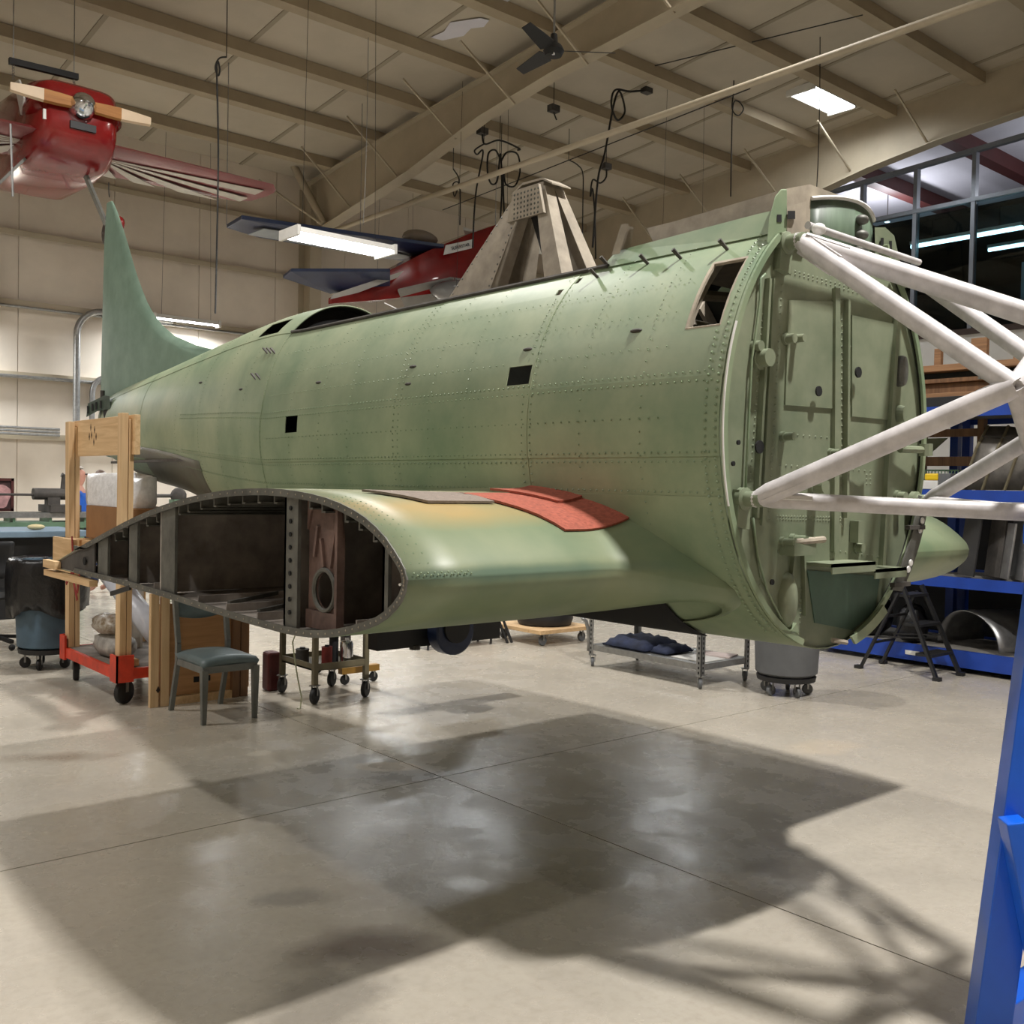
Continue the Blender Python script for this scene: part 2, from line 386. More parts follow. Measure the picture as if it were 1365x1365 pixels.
# seams of the insulation rolls run across the purlins
x = XL + .8
M_seam = mat('insulation seam tape', S(150, 140, 120), 0.6, 0, 0.03, 2)
while x < 16:
    m = MB(); m.add([(x - .035, YB, cz(YB) - .012), (x + .035, YB, cz(YB) - .012), (x + .035, YF_, cz(YF_) - .012), (x - .035, YF_, cz(YF_) - .012), (x - .035, YB, cz(YB) + .01), (x + .035, YB, cz(YB) + .01), (x + .035, YF_, cz(YF_) + .01), (x - .035, YF_, cz(YF_) + .01)],
                [(0, 1, 2, 3), (7, 6, 5, 4), (0, 4, 5, 1), (1, 5, 6, 2), (2, 6, 7, 3), (3, 7, 4, 0)])
    m.build('insulation_seam', M_seam, ce); x += 1.83
def rafter(xr, bot):
    ybs = sorted([p[0] for p in bot]); pts = sorted(bot)
    top = [(p[0], cz(p[0]) - (.17 if xr < 16 else .0)) for p in pts]
    web = [(p[0], p[1]) for p in pts] + top[::-1]
    m = MB(); m.prism(web, lambda p, a: Vector((a, p[0], p[1])), xr - .008, xr + .008)
    for (a, b) in zip(pts, pts[1:]): m.bar((xr, a[0], a[1]), (xr, b[0], b[1]), .24, .018)
    for (a, b) in zip(top, top[1:]): m.bar((xr, a[0], a[1]), (xr, b[0], b[1]), .24, .018)
    return m.build('rafter', M_beam, ce)
rafter(9.6, [(17.4, 6.25), (16.5, 6.37), (13.9, 6.76), (12.04, 7.16), (10.47, 7.34), (7.8, 7.5), (0, 8.0), (-8, 8.5)])
rafter(16.1, [(17.4, 6.25), (14, 6.6), (10.6, 6.99), (9.42, 7.23), (8.2, 7.4), (6.85, 7.52), (0, 8.0), (-8, 8.5)])
rafter(1.7, [(17.4, 6.25), (16.5, 6.37), (13.9, 6.76), (12.04, 7.16), (10.47, 7.34), (7.8, 7.5), (0, 8.0), (-8, 8.5)])
for xr, ypos in ((9.6, (15.8, 14.3, 12.7, 11.3, 9.8, 8.3)), (16.1, (14.3, 12.8, 11.3, 9.8, 8.4))):
    for yy in ypos:
        zb = interp([(6.85, 7.52), (8.2, 7.4), (9.42, 7.25), (12, 7.05), (13.9, 6.76), (17.4, 6.25)], yy)
        MB().bar((xr - .02, yy, zb + .06), (xr - 1.0, yy + .05, cz(yy) - .15), .028, .028).build('flange_brace', M_beam, ce)
# diagonal knee struts at the wall column
MB().tube([px(383, 205, Y=17.2), px(432, 298, Y=16.6)], .07, 10).build('knee_strut', M_beam, ce, autos=50)
MB().tube([px(345, 240, Y=17.3), px(428, 298, Y=16.6)], .022, 8).build('sway_rod', M_beam, ce, autos=50)
# long straight pipe under the rafters
pipe([(9.55, 17.0, 6.22), (9.48, 2.0, 6.22)], .042, 'sprinkler_pipe', M_beam, ce)
for (a, b, z) in (((590, 280), (1000, 118), 6.9), ((700, 130), (1150, 20), 8.0)):
    pipe([px(a[0], a[1], Z=z), px(b[0], b[1], Z=z)], .008, 'thin_conduit', M_cord, ce, 6)
# thin white irregular sheets on the ceiling
def cpx(x, y, off=.02):
    d = ray(x, y); t = (cz(0) - off - EYE) / (d.z + .085 * d.y); return CAM + d * t
for q in ([(600, 30), (640, 24), (652, 27), (645, 36), (628, 38), (618, 48), (590, 54), (574, 50), (592, 42)], [(618, 2), (690, -8), (672, 6), (640, 9)]):
    MB().prism(q, lambda u, a: cpx(u[0], u[1], a), .012, .02).build('white_ceiling_patch', M_roofw, ce)

# right wall with glazed upper storey
XW = 17.0
wr = MB().b2((XW, YF_, 0), (XW + .15, YB, 4.35)).build('wall_right', mat('pale grey wallboard', S(206, 204, 200), 0.7, 0, 0.03, 2)); tag(wr, 'pale wallboard partition under the glazed upper storey', None, None, 'structure')
M_mull = mat('grey blue mullion', S(128, 134, 144), 0.4, 0.3, 0.05, 4)
M_glass = bpy.data.materials.new('tinted glass'); M_glass.use_nodes = True
_b = M_glass.node_tree.nodes['Principled BSDF']; _b.inputs['Transmission Weight'].default_value = 1; _b.inputs['Roughness'].default_value = 0.02
_b.inputs['Base Color'].default_value = (0.42, 0.62, 0.68, 1); _b.inputs['IOR'].default_value = 1.45
wn = MB().b2((XW - .03, -4, 4.33), (XW + .18, 14.2, 4.43)).build('window_1', mat('dark sill', S(62, 46, 40), 0.6, 0, 0.1)); tag(wn, 'glazed upper storey windows above the partition wall', None, None, 'structure')
yy = 13.2; i = 0
while yy > -3:
    ztop = 7.35 + (9.2 - yy) * .05
    MB().b2((XW - .02, yy - .035, 4.43), (XW + .1, yy + .035, ztop)).build('mullion', M_mull, wn)
    MB().b2((XW + .03, yy - 1.0 + .0, 4.45), (XW + .036, yy - .04, 6.6)).build('pane', M_glass, wn)
    yy -= 1.035
MB().bar((XW + .02, 14, 6.58), (XW + .02, -4, 6.64), .1, .07).build('transom', M_mull, wn)
MB().bar((XW + .02, 14, 7.12), (XW + .02, -4, 8.05), .1, .08).build('top_rail', M_mull, wn)
# the room behind the windows: white roof with dark red beams, dark walls, two tube lights
rc = MB().add([(16.12, YB, 7.75), (XR, YB, 7.75), (XR, YF_, 9.9), (16.12, YF_, 9.9), (16.12, YB, 7.95), (XR, YB, 7.95), (XR, YF_, 10.1), (16.12, YF_, 10.1)],
       [(0, 1, 2, 3), (7, 6, 5, 4), (0, 4, 5, 1), (1, 5, 6, 2), (2, 6, 7, 3), (3, 7, 4, 0)]).build('ceiling_annex', M_roofw); tag(rc, 'white insulated roof behind the glazed storey', None, None, 'structure')
for yb in (15.2, 13.2, 11.2, 9.2, 7.2, 5.2):
    zt = 7.75 + (YB - yb) * 2.15 / 25.5
    MB().b2((16.15, yb - .13, zt - .3), (XR, yb + .13, zt - .01)).build('roof_beam', M_purred, rc)
wd = MB().b2((XW + .16, YF_, 4.2), (XR, YB, 4.34)).build('floor_annex', mat('dark office carpet', S(52, 56, 62), 0.9, 0, 0.1)); tag(wd, 'dark floor of the glazed upper storey', None, None, 'structure')
wx = MB().b2((XR, YF_, 0), (XR + .2, YB, 10.2)).build('wall_annex', mat('dark office wall', S(46, 52, 58), 0.8, 0, 0.1)); tag(wx, 'dark wall at the back of the upper storey', None, None, 'structure')
# a lower dark soffit hangs inside the office
so = MB().b2((18.3, YF_, 6.75), (XR, YB, 6.85)).build('ceiling_office', mat('dark office soffit', S(30, 32, 36), 0.8, 0, 0.1)); tag(so, 'dark soffit inside the glazed office', None, None, 'structure')
pt = MB().b2((19.6, 5.2, 4.34), (19.75, 8.3, 6.0)).build('wall_office', mat('pale blue partition', S(120, 138, 152), 0.7, 0, 0.05)); tag(pt, 'pale blue low partition inside the glazed office', None, None, 'structure')
for ly in (11.5, 6.5):  # unseen point lamps added to brighten the white annex roof
    ld = bpy.data.lights.new('added_roof_light', 'POINT'); ld.energy = 110; ld.shadow_soft_size = .12; ld.color = (.92, .94, 1)
    t = thing('added_roof_lamp', (20.4, ly, 7.3), 'added unseen lamp brightening the roof above the office soffit', 'lamp', group='added lamps above the office soffit')
    lo = bpy.data.objects.new('added_roof_light', ld); COL.objects.link(lo); lo.parent = t
    MB().lathe((20.4, ly, 7.35), [(.03, .13), (.06, .14), (.06, .2), (.03, .2)], 14).build('added_lamp_collar', M_steel, t, autos=50)
    MB().tube([(20.4, ly, 7.5), (20.4, ly, 7.75 + (YB - ly) * 2.15 / 25.5)], .012, 6).build('hanger_rod', M_steel, t)
M_cyan = emis('cool tube light', (0.62, 0.92, 1.0, 1), 5.0)
M_tubew = emis('fluorescent tube', (0.92, 0.96, 1.0, 1), 16.0)
for nm, a, b, lb in ((0, (1216, 292), (1365, 264), 'long cool tube light close behind the office glass'), (1, (1318, 330), (1420, 312), 'shorter tube light deep in the dark office')):
    pa, pb = px(*a, X=18.2 if nm == 0 else 20.5), px(*b, X=18.2 if nm == 0 else 20.5); zc = (pa.z + pb.z) / 2; pa.z = pb.z = zc
    if nm == 0: pa.z = pb.z = 6.35
    t = thing('office_tube_light', (pa + pb) / 2, lb, 'light')
    MB().tube([pa + Vector((0, 0, -.06)), pb + Vector((0, 0, -.06))], .035, 8).build('tube', M_cyan, t)
    MB().bar(pa, pb, .14, .06).build('housing', M_white, t)
    MB().tube([pa.lerp(pb, .2), pa.lerp(pb, .2) + Vector((0, 0, .42 if nm == 0 else .8))], .008, 5).build('hanger', M_cord, t)
    MB().tube([pa.lerp(pb, .8), pa.lerp(pb, .8) + Vector((0, 0, .42 if nm == 0 else .8))], .008, 5).build('hanger', M_cord, t)

# ------------------------------------------------------------------ hall lamps, seen and added
labs = {'a': 'glaring fluorescent fixture hanging below the dark blue wing', 'b': 'fluorescent fixture on the wall right of the green tail fin', 'c': 'twin strip fluorescent fixture under the ceiling at upper right'}
for i, (x, y, z, p, L, k) in enumerate(LAMPS):
    t = thing('ceiling_lamp', (x, y, z), labs.get(k if i < 3 else 'z', 'added unseen twin tube strip lamp on the back wall' if k == 'b' else 'four tube hanging lamp hidden behind the green fuselage' if k == 'h' else 'unseen round high bay lamp hanging over the front of the hall'), 'lamp', group=None if i < 3 else ('added strip lamps along the back wall' if k == 'b' else 'hanging lamps behind the fuselage' if k == 'h' else 'unseen high bay lamps over the front of the hall'))
    if k == 'o':
        MB().lathe((x, y, z), [(.02, .42), (.09, .42), (.1, .28), (.14, .22), (.24, .0), (.23, .0), (.13, .2), (.01, .2)], 24).build('reflector', M_steel, t, autos=40)
        MB().lathe((x, y, z), [(.002, .06), (.06, .06), (.08, .12), (.04, .2), (.002, .2)], 16).build('bulb', M_tubew, t, autos=50)
        MB().tube([(x, y, z + .42), (x, y, cz(y) - .02)], .012, 6).build('hanger_rod', M_steel, t)
        lo = LIGHT_OBS[i][0]; lo.parent = t; lo.location = (0, 0, -.03); continue
    W = .52 if k == 'c' else .46 if k in ('a', 'h') else .34
    if k == 'b': W = .16
    m = MB(); m.prism([(-W / 2, 0), (-W / 2 + .04, .07), (W / 2 - .04, .07), (W / 2, 0), (W / 2 - .01, 0), (W / 2 - .05, .055), (-W / 2 + .05, .055), (-W / 2 + .01, 0)], lambda q, a: Vector((x + a, y + q[0], z + q[1] + .02)), -L / 2, L / 2)
    m.build('reflector', M_white, t)
    for sx in (-1, 1): MB().b2((x + sx * L / 2 - .02, y - W / 2, z - .02), (x + sx * L / 2 + .02, y + W / 2, z + .1)).build('end_cap', M_white, t)
    n = 4 if k in ('a', 'c', 'h') else 2
    for q in range(n):
        yy = y + (q - (n - 1) / 2) * (W - .12) / max(1, n - 1)
        if k == 'c': yy = y + (-.165, -.095, .095, .165)[q]
        MB().tube([(x - L / 2 + .03, yy, z + .02), (x + L / 2 - .03, yy, z + .02)], .017, 8).build('tube', M_tubew, t)
    for sx in (-.38, .38):
        top = min(cz(y) - .02, 9)
        MB().tube([(x + sx * L, y, z + .08), (x + sx * L * .9, y, top)], .003, 5).build('hanger_wire', M_cord, t)
    for lo in LIGHT_OBS[i]: lo.location = (0, lo.location.y - y, -.03); lo.parent = t
# ------------------------------------------------------------------ the green airframe
XC = 3.22; Y0 = 2.0
AC = thing('aircraft_fuselage', (XC, 4.0, 1.04), 'stripped sage green warplane fuselage with wing stub and open firewall', 'aircraft')
T_w = [(2, .65), (3, .665), (4, .65), (5, .60), (6, .51), (7, .41), (8, .29), (9, .155), (9.6, .07)]
T_zb = [(2, 1.04), (3, 1.03), (4, 1.04), (5, 1.09), (5.5, 1.15), (6.5, 1.33), (7.42, 1.50), (8.25, 1.59), (8.85, 1.69), (9.3, 1.78), (9.6, 1.85)]
T_zt = [(2, 2.6), (3, 2.6), (4, 2.61), (5, 2.64), (5.5, 2.67), (6, 2.655), (7, 2.57), (7.66, 2.51), (9.14, 2.38), (9.6, 2.31)]
T_zm = [(2, 1.82), (4, 1.83), (5, 1.86), (7, 1.97), (9.6, 2.08)]
def prm(y): return smooth_tab(T_w, y), smooth_tab(T_zb, y), smooth_tab(T_zt, y), interp(T_zm, y)
def ang_z(y, z):
    w, zb, zt, zm = prm(y)
    s = (z - zm) / (zt - zm) if z > zm else (z - zm) / (zm - zb)
    return asin(max(-1, min(1, s)))
def skin(y, a, side=-1, off=0.0):
    w, zb, zt, zm = prm(y); h = (zt - zm) if a > 0 else (zm - zb)
    n = Vector((cos(a) / max(w, .05), 0, sin(a) / h)); n.normalize()
    return Vector((XC + side * (w * cos(a) + off * n.x), y, zm + h * sin(a) + off * n.z))
LEV = [None, 1.30, 1.58, 1.71, 1.97, 2.455, 99]
def lev_ang(k, y):
    if k == 0: return -pi / 2
    if k == 6: return pi / 2
    lo = [0, -.95, -.62, -.42, .0, .95][k]
    w, zb, zt, zm = prm(y)
    a = ang_z(y, LEV[k])
    base = [0, ang_z(5.2, 1.30), ang_z(5.2, 1.58), ang_z(5.2, 1.71), ang_z(5.2, 1.97), ang_z(5.2, 2.455)][k]
    if y > 5.2:
        t = min(1, (y - 5.2) / 3.5); tgt = [0, -1.0, -.62, -.35, .12, .85][k]
        a = base + (tgt - base) * t
    return a
HOLES = [(2.05, 2.19, 4, ang_z(2.1, 2.135), ang_z(2.1, 2.375)), (2.915, 3.05, 4, ang_z(2.95, 1.995), ang_z(2.95, 2.07)),
         (4.80, 4.95, 3, ang_z(4.9, 1.865), ang_z(4.9, 1.955)), (5.52, 5.82, 5, ang_z(5.6, 2.49), ang_z(5.6, 2.585)),
         (2.93, 2.96, 4, ang_z(2.95, 2.36), ang_z(2.95, 2.385)), (2.87, 2.895, 4, ang_z(2.9, 2.405), ang_z(2.9, 2.43))]
SECT = [2.0, 2.9, 3.8, 5.3, 6.4, 7.9, 9.55]
for side in (-1, 1):
    for j in range(len(SECT) - 1):
        ya, yb = SECT[j], SECT[j + 1]
        for k in range(6):
            if k == 5 and yb < 5.31: continue          # open cockpit
            hs = [h for h in HOLES if h[2] == k and ya - .01 <= h[0] and h[1] <= yb + .01] if side == -1 else []
            us = sorted(set([round(u, 4) for u in frange(ya, yb, max(3, int((yb - ya) / .12)))] + [q for h in hs for q in (h[0], h[1])]))
            # angular lines: relative coordinate v between the two seams; hole lines are turned into v at the hole's own station
            vs = set(round(v, 4) for v in frange(0, 1, 8)); hv = []
            for h in hs:
                ym = (h[0] + h[1]) / 2; a0, a1 = lev_ang(k, ym), lev_ang(k + 1, ym)
                v0, v1 = round((h[3] - a0) / (a1 - a0), 4), round((h[4] - a0) / (a1 - a0), 4); v0 = max(0.02, v0); v1 = min(.98, v1)
                vs |= {v0, v1}; hv.append((h[0], h[1], v0, v1))
            off = .003 * (k % 2) + .002 * (j % 2)
            def fn(y, v, k=k, off=off, side=side):
                a0, a1 = lev_ang(k, y), lev_ang(k + 1, y)
                return skin(y, a0 + (a1 - a0) * v, side, off)
            def sk(y, v, hv=hv): return any(h[0] < y < h[1] and h[2] < v < h[3] for h in hv)
            m = MB().grid(fn, us, sorted(vs), sk)
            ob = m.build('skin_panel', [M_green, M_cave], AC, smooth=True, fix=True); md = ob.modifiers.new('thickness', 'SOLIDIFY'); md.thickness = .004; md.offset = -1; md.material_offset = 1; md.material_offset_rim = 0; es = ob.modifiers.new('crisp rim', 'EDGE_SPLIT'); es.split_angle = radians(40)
            # normals must face outward
            me = ob.data; p = me.polygons[0]; c = WM[ob.name] @ p.center; w, zb, zt, zm = prm(c.y)
            if p.normal.dot(c - Vector((XC, c.y, zm))) < 0: me.flip_normals()
# inner frames give the openings depth
for y in (2.22, 2.9, 3.8, 4.75, 6.4):
    m = MB(); ins = []; outs = []
    amax = lev_ang(5, y) if y < 5.3 else pi / 2 - .01
    for a in frange(-pi / 2 + .01, amax, 24): outs.append(skin(y, a, -1, -.006)); ins.append(skin(y, a, -1, -.06))
    rr = outs[::-1] + [Vector((2 * XC - p.x, p.y, p.z)) for p in outs[1:]]
    ri = ins[::-1] + [Vector((2 * XC - p.x, p.y, p.z)) for p in ins[1:]]
    n = len(rr)
    m.add(rr + ri, [(i, i + 1, n + i + 1, n + i) for i in range(n - 1)])
    m.build('frame_ring', M_tan, AC, solid=.02)
# rail along the cockpit edge
for side in (-1, 1):
    MB().tube([skin(y, lev_ang(5, y), side, .004) + Vector((0, 0, .006)) for y in frange(2.76, 5.3, 20)], .009, 6).build('cockpit_rail', M_dark, AC)
# inner deck so that the open cockpit reads dark inside
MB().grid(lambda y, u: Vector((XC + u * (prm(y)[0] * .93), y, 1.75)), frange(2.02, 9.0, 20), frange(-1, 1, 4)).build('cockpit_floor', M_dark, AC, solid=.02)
# arch at the front of the turtle deck, glass-less opening
m = MB(); a5 = lev_ang(5, 5.3)
pts = [skin(5.3, a, -1, .006) for a in frange(a5, pi / 2, 12)]; pts += [Vector((2 * XC - p.x, p.y, p.z)) for p in pts[::-1][1:]]
m.tube(pts, .006, 6).build('deck_arch', M_green, AC, autos=60)
m = MB(); q = [skin(5.37, a, -1, -.012) for a in frange(a5 - .3, pi / 2, 10)]; q += [Vector((2 * XC - p.x, p.y, p.z)) for p in q[::-1][1:]]
m.add(q, [tuple(range(len(q)))]).build('deck_shade_sheet', M_hole_shade, AC, solid=.01)  # black sheet paints the shade inside the deck opening
MB().tube([px(513, 404, X=2.90), px(541, 418, X=2.86)], .004, 5).build('canopy_pin', M_mwhite, AC)
# small drain scoops, steps and latches on the skin
def on_skin(x, y, side=-1, off=0.0):
    """point of the left skin seen at a pixel (march along the ray)"""
    d = ray(x, y); t = 1.0
    while t < 12:
        p = CAM + d * t
        if 2.0 < p.y < 9.5:
            a = ang_z(p.y, p.z); w, zb, zt, zm = prm(p.y)
            if zb < p.z < zt and p.x > XC - w * cos(a): return p
        t += .004
    return None
for (x, y) in ((704, 466), (848, 441), (545, 512), (551, 489), (322, 519), (425, 510), (268, 510)):
    p = on_skin(x, y)
    if p: MB().ball(p, (.012, .03, .008), 8, 5).build('drain_scoop', M_dark, AC, smooth=True)
for (x, y) in ((357, 470), (362, 470), (367, 470), (341, 504), (347, 504)):
    p = on_skin(x, y)
    if p: MB().bar(p + Vector((0, -.05, -.035)), p + Vector((-.004, .05, .03)), .012, .008).build('louvre', M_dark, AC)
for (x, y, x2, y2) in ((787, 351, 797, 370), (806, 340, 811, 354), (857, 337, 864, 352), (900, 331, 908, 345), (960, 318, 970, 333), (1008, 288, 1019, 302)):
    p = on_skin(x2, y2) or px(x2, y2, X=XC - .38); q = p + Vector((-.035, .01, .03))
    MB().tube([p, q], [.006, .008], 6).build('hold_down_pin', M_dark, AC)
# rivets: rows along frames and seams, one joined part
rv = MB()
_h = [Vector((cos(2 * pi * k / 5), sin(2 * pi * k / 5), 0)) for k in range(5)]
def rivet(m, p, n, r=.0042):
    n = n.normalized(); u = n.cross(Vector((.3, .9, .2))).normalized(); v = n.cross(u)
    m.add([p + r * (h.x * u + h.y * v) - n * .001 for h in _h] + [p + n * r * .55], [(k, (k + 1) % 5, 5) for k in range(5)])
def in_hole(y, a, k): return any(h[0] - .01 < y < h[1] + .01 and h[3] - .03 < a < h[4] + .03 for h in HOLES)
def rrow(y, a0, a1, step, off=.006, r=.0042):
    w, zb, zt, zm = prm(y); n = max(2, int((a1 - a0) * .7 / step))
    for a in frange(a0, a1, n):
        if in_hole(y, a, 0): continue
        p = skin(y, a, -1, off); q = skin(y, a, -1, off + .01); rivet(rv, p, q - p, r)
for y in (2.015, 2.055): rrow(y, -1.1, lev_ang(5, y), .022, r=.006)
for y in (2.33, 2.62, 3.3, 3.55, 4.25, 4.55, 4.9, 5.6, 6.0, 6.9): rrow(y, -.55, lev_ang(5, y) if y < 5.3 else 1.3, .036, r=.004)
for y in (2.885, 2.93, 3.79, 3.83, 5.29, 6.39): rrow(y, -.6, lev_ang(5, y) if y < 5.3 else 1.3, .026, r=.0045)
for k in (2, 3, 4):
    y = 2.04
    while y < 6.8:
        for d in ((.012, -.014) if k != 2 else (.012,)):
            a = lev_ang(k, y) + d / .65; p = skin(y, a, -1, .006); rivet(rv, p, skin(y, a, -1, .02) - p, .0045)
        y += .03
for z in (2.08, 2.2, 2.32, 1.84):
    y = 2.25
    while y < 5.2:
        a = ang_z(y, z)
        if not in_hole(y, a, 0): p = skin(y, a, -1, .006); rivet(rv, p, skin(y, a, -1, .02) - p, .0038)
        y += .042
tag(rv.build('skin_rivets', M_rivet, AC, fix=False), kind='stuff')

# window frame of the forward opening and struts inside
for (a, b) in (((2.05, 2.135), (2.19, 2.135)), ((2.19, 2.135), (2.19, 2.375)), ((2.19, 2.375), (2.05, 2.375)), ((2.05, 2.375), (2.05, 2.135))):
    m = MB()
    pp = [skin(a[0] + (b[0] - a[0]) * t, ang_z(a[0] + (b[0] - a[0]) * t, a[1] + (b[1] - a[1]) * t), -1, -.006) for t in frange(0, 1, 6)]
    m.tube(pp, .008, 5).build('opening_frame', M_tan, AC)
for (a, b, r) in (((2.86, 2.5, 2.33), (3.6, 2.3, 2.36), .02), ((2.84, 2.45, 2.22), (3.65, 2.2, 2.12), .025), ((2.95, 2.6, 1.8), (2.98, 2.5, 2.25), .04)):
    MB().tube([a, b], r, 8).build('inner_strut', M_tan, AC)

# ---- firewall
fp = [skin(Y0, a, -1, -.004) for a in frange(-pi / 2 + .001, lev_ang(5, Y0) - .02, 26)]
fp = [(p.x, p.z) for p in fp] + [(XC - .30, 2.49), (XC - .2, 2.50)]
full = fp + [(2 * XC - x, z) for x, z in fp[::-1]][:-1]
fw = MB().prism(full, lambda q, a: Vector((q[0], a, q[1])), 2.012, 2.03).build('firewall', M_fire, AC)
def fwp(x, y, d=0.0):
    p = px(x, y, Y=Y0 + .012); p.y -= d; return p
# rim flange
rim = [skin(Y0, a, -1, .0) for a in frange(-1.30, lev_ang(5, Y0), 40)]
for side in (-1, 1):
    m = MB()
    o = [Vector((p.x if side < 0 else 2 * XC - p.x, 1.985, p.z)) for p in rim]; ii = [Vector((XC + (v.x - XC) * .965, 1.985, 1.82 + (v.z - 1.82) * .972)) for v in o]
    n = len(o); m.add(o + ii, [(i, i + 1, n + i + 1, n + i) for i in range(n - 1)]).build('rim_flange', M_green, fw, solid=.01)
# light worn edge along the left rim
MB().tube([skin(1.985, a, -1, .003) for a in frange(-.35, .42, 24)], .004, 5).build('worn_edge', M_mwhite, fw)
# vertical stiffener channels and the curved inner rib
for (xa, ya, xb, yb, wd, dp) in ((1030, 372, 1014, 700, .022, .014), (1021, 372, 1004, 690, .012, .02), (1112, 385, 1110, 735, .03, .016), (1126, 400, 1124, 690, .014, .02), (1192, 420, 1172, 760, .022, .02), (1050, 790, 1056, 735, .012, .016), (1070, 820, 1068, 735, .01, .016)):
    MB().bar(fwp(xa, ya, dp / 2), fwp(xb, yb, dp / 2), wd, dp, up=(0, -1, 0)).build('stiffener', M_fire, fw)
MB().tube([fwp(x, y, .012) for x, y in ((1016, 366), (1010, 372), (1009, 400), (1004, 440), (998, 480), (996, 520), (993, 580), (990, 650))], .0045, 6).build('curved_rib', M_green, fw, smooth=True)
MB().tube([fwp(x, y, .012) for x, y in ((1000, 690), (1006, 740), (1018, 785), (1036, 822), (1060, 845))], .004, 6).build('curved_rib', M_green, fw, smooth=True)
# flat doubler panels
def plate(pts, d0, d1, m, nm='doubler_plate'):
    return MB().prism(pts, lambda q, a: fwp(q[0], q[1], a), d0, d1).build(nm, m, fw)
plate([(1050, 400), (1112, 402), (1112, 545), (1045, 540)], 0, .006, M_fire)
plate([(1134, 420), (1190, 432), (1186, 560), (1134, 555)], 0, .006, M_fire)
plate([(1075, 760), (1172, 768), (1165, 815), (1135, 840), (1085, 830)], 0, .004, mat('dark teal stain paint', S(78, 104, 88), 0.5, 0, 0.15, 6))
plate([(1000, 690), (1040, 700), (1050, 760), (1030, 800), (1012, 770)], 0, .005, M_fire)
# small shelves and fittings
for (xa, ya, xb, yb) in ((1072, 749, 1130, 747), (1130, 756, 1172, 757)):
    a, b = fwp(xa, ya), fwp(xb, yb); MB().b2((a.x, 1.90, a.z - .012), (b.x, 2.012, a.z)).build('shelf_bracket', M_fire, fw)
    MB().b2((a.x, 1.9, a.z - .035), (b.x, 1.906, a.z)).build('shelf_bracket', M_fire, fw)
def knob(x, y, r, L, m=None, nm='fitting'):
    p = fwp(x, y); q = fwp(x, y, L); return MB().tube([p, p.lerp(q, .3), p.lerp(q, .32), q], [r * 1.3, r * 1.3, r, r], 10).build(nm, m or M_fire, fw, autos=40)
for a in ((1042, 582, .014, .05), (1084, 648, .026, .05), (1046, 452, .016, .04), (1056, 452, .014, .05), (1010, 478, .03, .05), (1005, 462, .018, .03), (1195, 662, .02, .04), (1141, 730, .018, .03), (1106, 603, .012, .04)): knob(*a)
for (x, y) in ((1040, 722), (1055, 718), (1066, 720)):
    knob(x, y, .014, .06)
a = fwp(1040, 722, .05); b = fwp(1078, 718, .06); MB().tube([a, b], .012, 8).build('pipe_fitting', M_tan, fw)
a = fwp(1038, 728, .03); MB().b2((a.x, 1.95, a.z - .03), (a.x + .13, 2.01, a.z + .02)).build('fitting_base', M_fire, fw)
a = fwp(1132, 712, .02); MB().b2((a.x, 1.975, a.z - .03), (a.x + .04, 2.01, a.z + .05)).build('fitting_base', M_fire, fw)
MB().tube([fwp(1118, 598, .04), fwp(1148, 602, .05), fwp(1153, 597, .05)], .012, 8).build('pipe_fitting', M_fire, fw)
MB().tube([fwp(1190, 599, .03), fwp(1222, 600, .05)], .014, 8).build('pipe_fitting', M_fire, fw)
MB().tube([fwp(1218, 592, .05), fwp(1218, 608, .05)], .026, 10).build('pipe_fitting', M_fire, fw)
MB().lathe(fwp(1197, 495, 0), [(.002, .03), (.055, .03), (.06, .02), (.06, 0)], 20, Matrix(((.45, 0, 0), (0, 0, -1), (0, 1.0, 0)))).build('round_cover', M_edge, fw)
MB().lathe(fwp(1197, 552, 0), [(.002, .03), (.03, .03), (.035, 0)], 16, Matrix(((.6, 0, 0), (0, 0, -1), (0, 1.0, 0)))).build('round_cover', M_fire, fw)
a = fwp(1046, 800); MB().lathe(a, [(.09, 0), (.085, .02), (.06, .035), (.002, .04)], 18, Matrix(((.45, 0, 0), (0, 0, -1), (0, 1.1, 0)))).build('oval_blister', M_fire, fw, autos=50)
for (x, y, r) in ((1083, 522, .018), (1003, 596, .022), (1135, 497, .02), (975, 590, .008), (968, 618, .008), (1020, 775, .01)):
    p = fwp(x, y, .022 if x == 1083 else .0245); 
    MB().lathe(p, [(r, .0), (r, .006), (.001, .006)], 14, Matrix(((1, 0, 0), (0, 0, -1), (0, 1, 0)))).build('hole', M_hole_shade, fw)
# bent lip fittings at the bottom
plate([(1034, 838), (1055, 842), (1052, 829), (1046, 838)], 0, .03, M_green, 'lip_bracket')
MB().tube([fwp(1100, 852, .03), fwp(1112, 854, .05)], .01, 6).build('pipe_fitting', M_tan, fw)
# curved metal strip hanging at the lower right rim with holes
st = [skin(Y0, a, 1, .004) for a in frange(-1.38, -1.02, 10)]
m = MB(); o = [Vector((p.x, 1.96, p.z)) for p in st]; i2 = [Vector((p.x - .03, 1.96, p.z + .03)) for p in st]; n = len(o)
m.add(o + i2, [(i, i + 1, n + i + 1, n + i) for i in range(n - 1)]).build('edge_strip', M_green, fw, solid=.01)
m = MB(); st = [skin(Y0, a, 1, .01) for a in frange(-.85, -.30, 10)]
o = [Vector((p.x, 1.955, p.z)) for p in st]; i2 = [Vector((p.x - .085, 1.95, p.z + .01)) for p in st]
m.add(o + i2, [(i, i + 1, n + i + 1, n + i) for i in range(n - 1)]).build('edge_strip', M_edge, fw, solid=.008)
for a in (-.42, -.47, -.66, -.7):
    p = skin(Y0, a, 1, .01); MB().lathe((p.x - .045, 1.946, p.z), [(.014, 0), (.012, .004), (.001, .005)], 10, Matrix(((1, 0, 0), (0, 0, -1), (0, 1, 0)))).build('bolt_head', M_mwhite, fw)
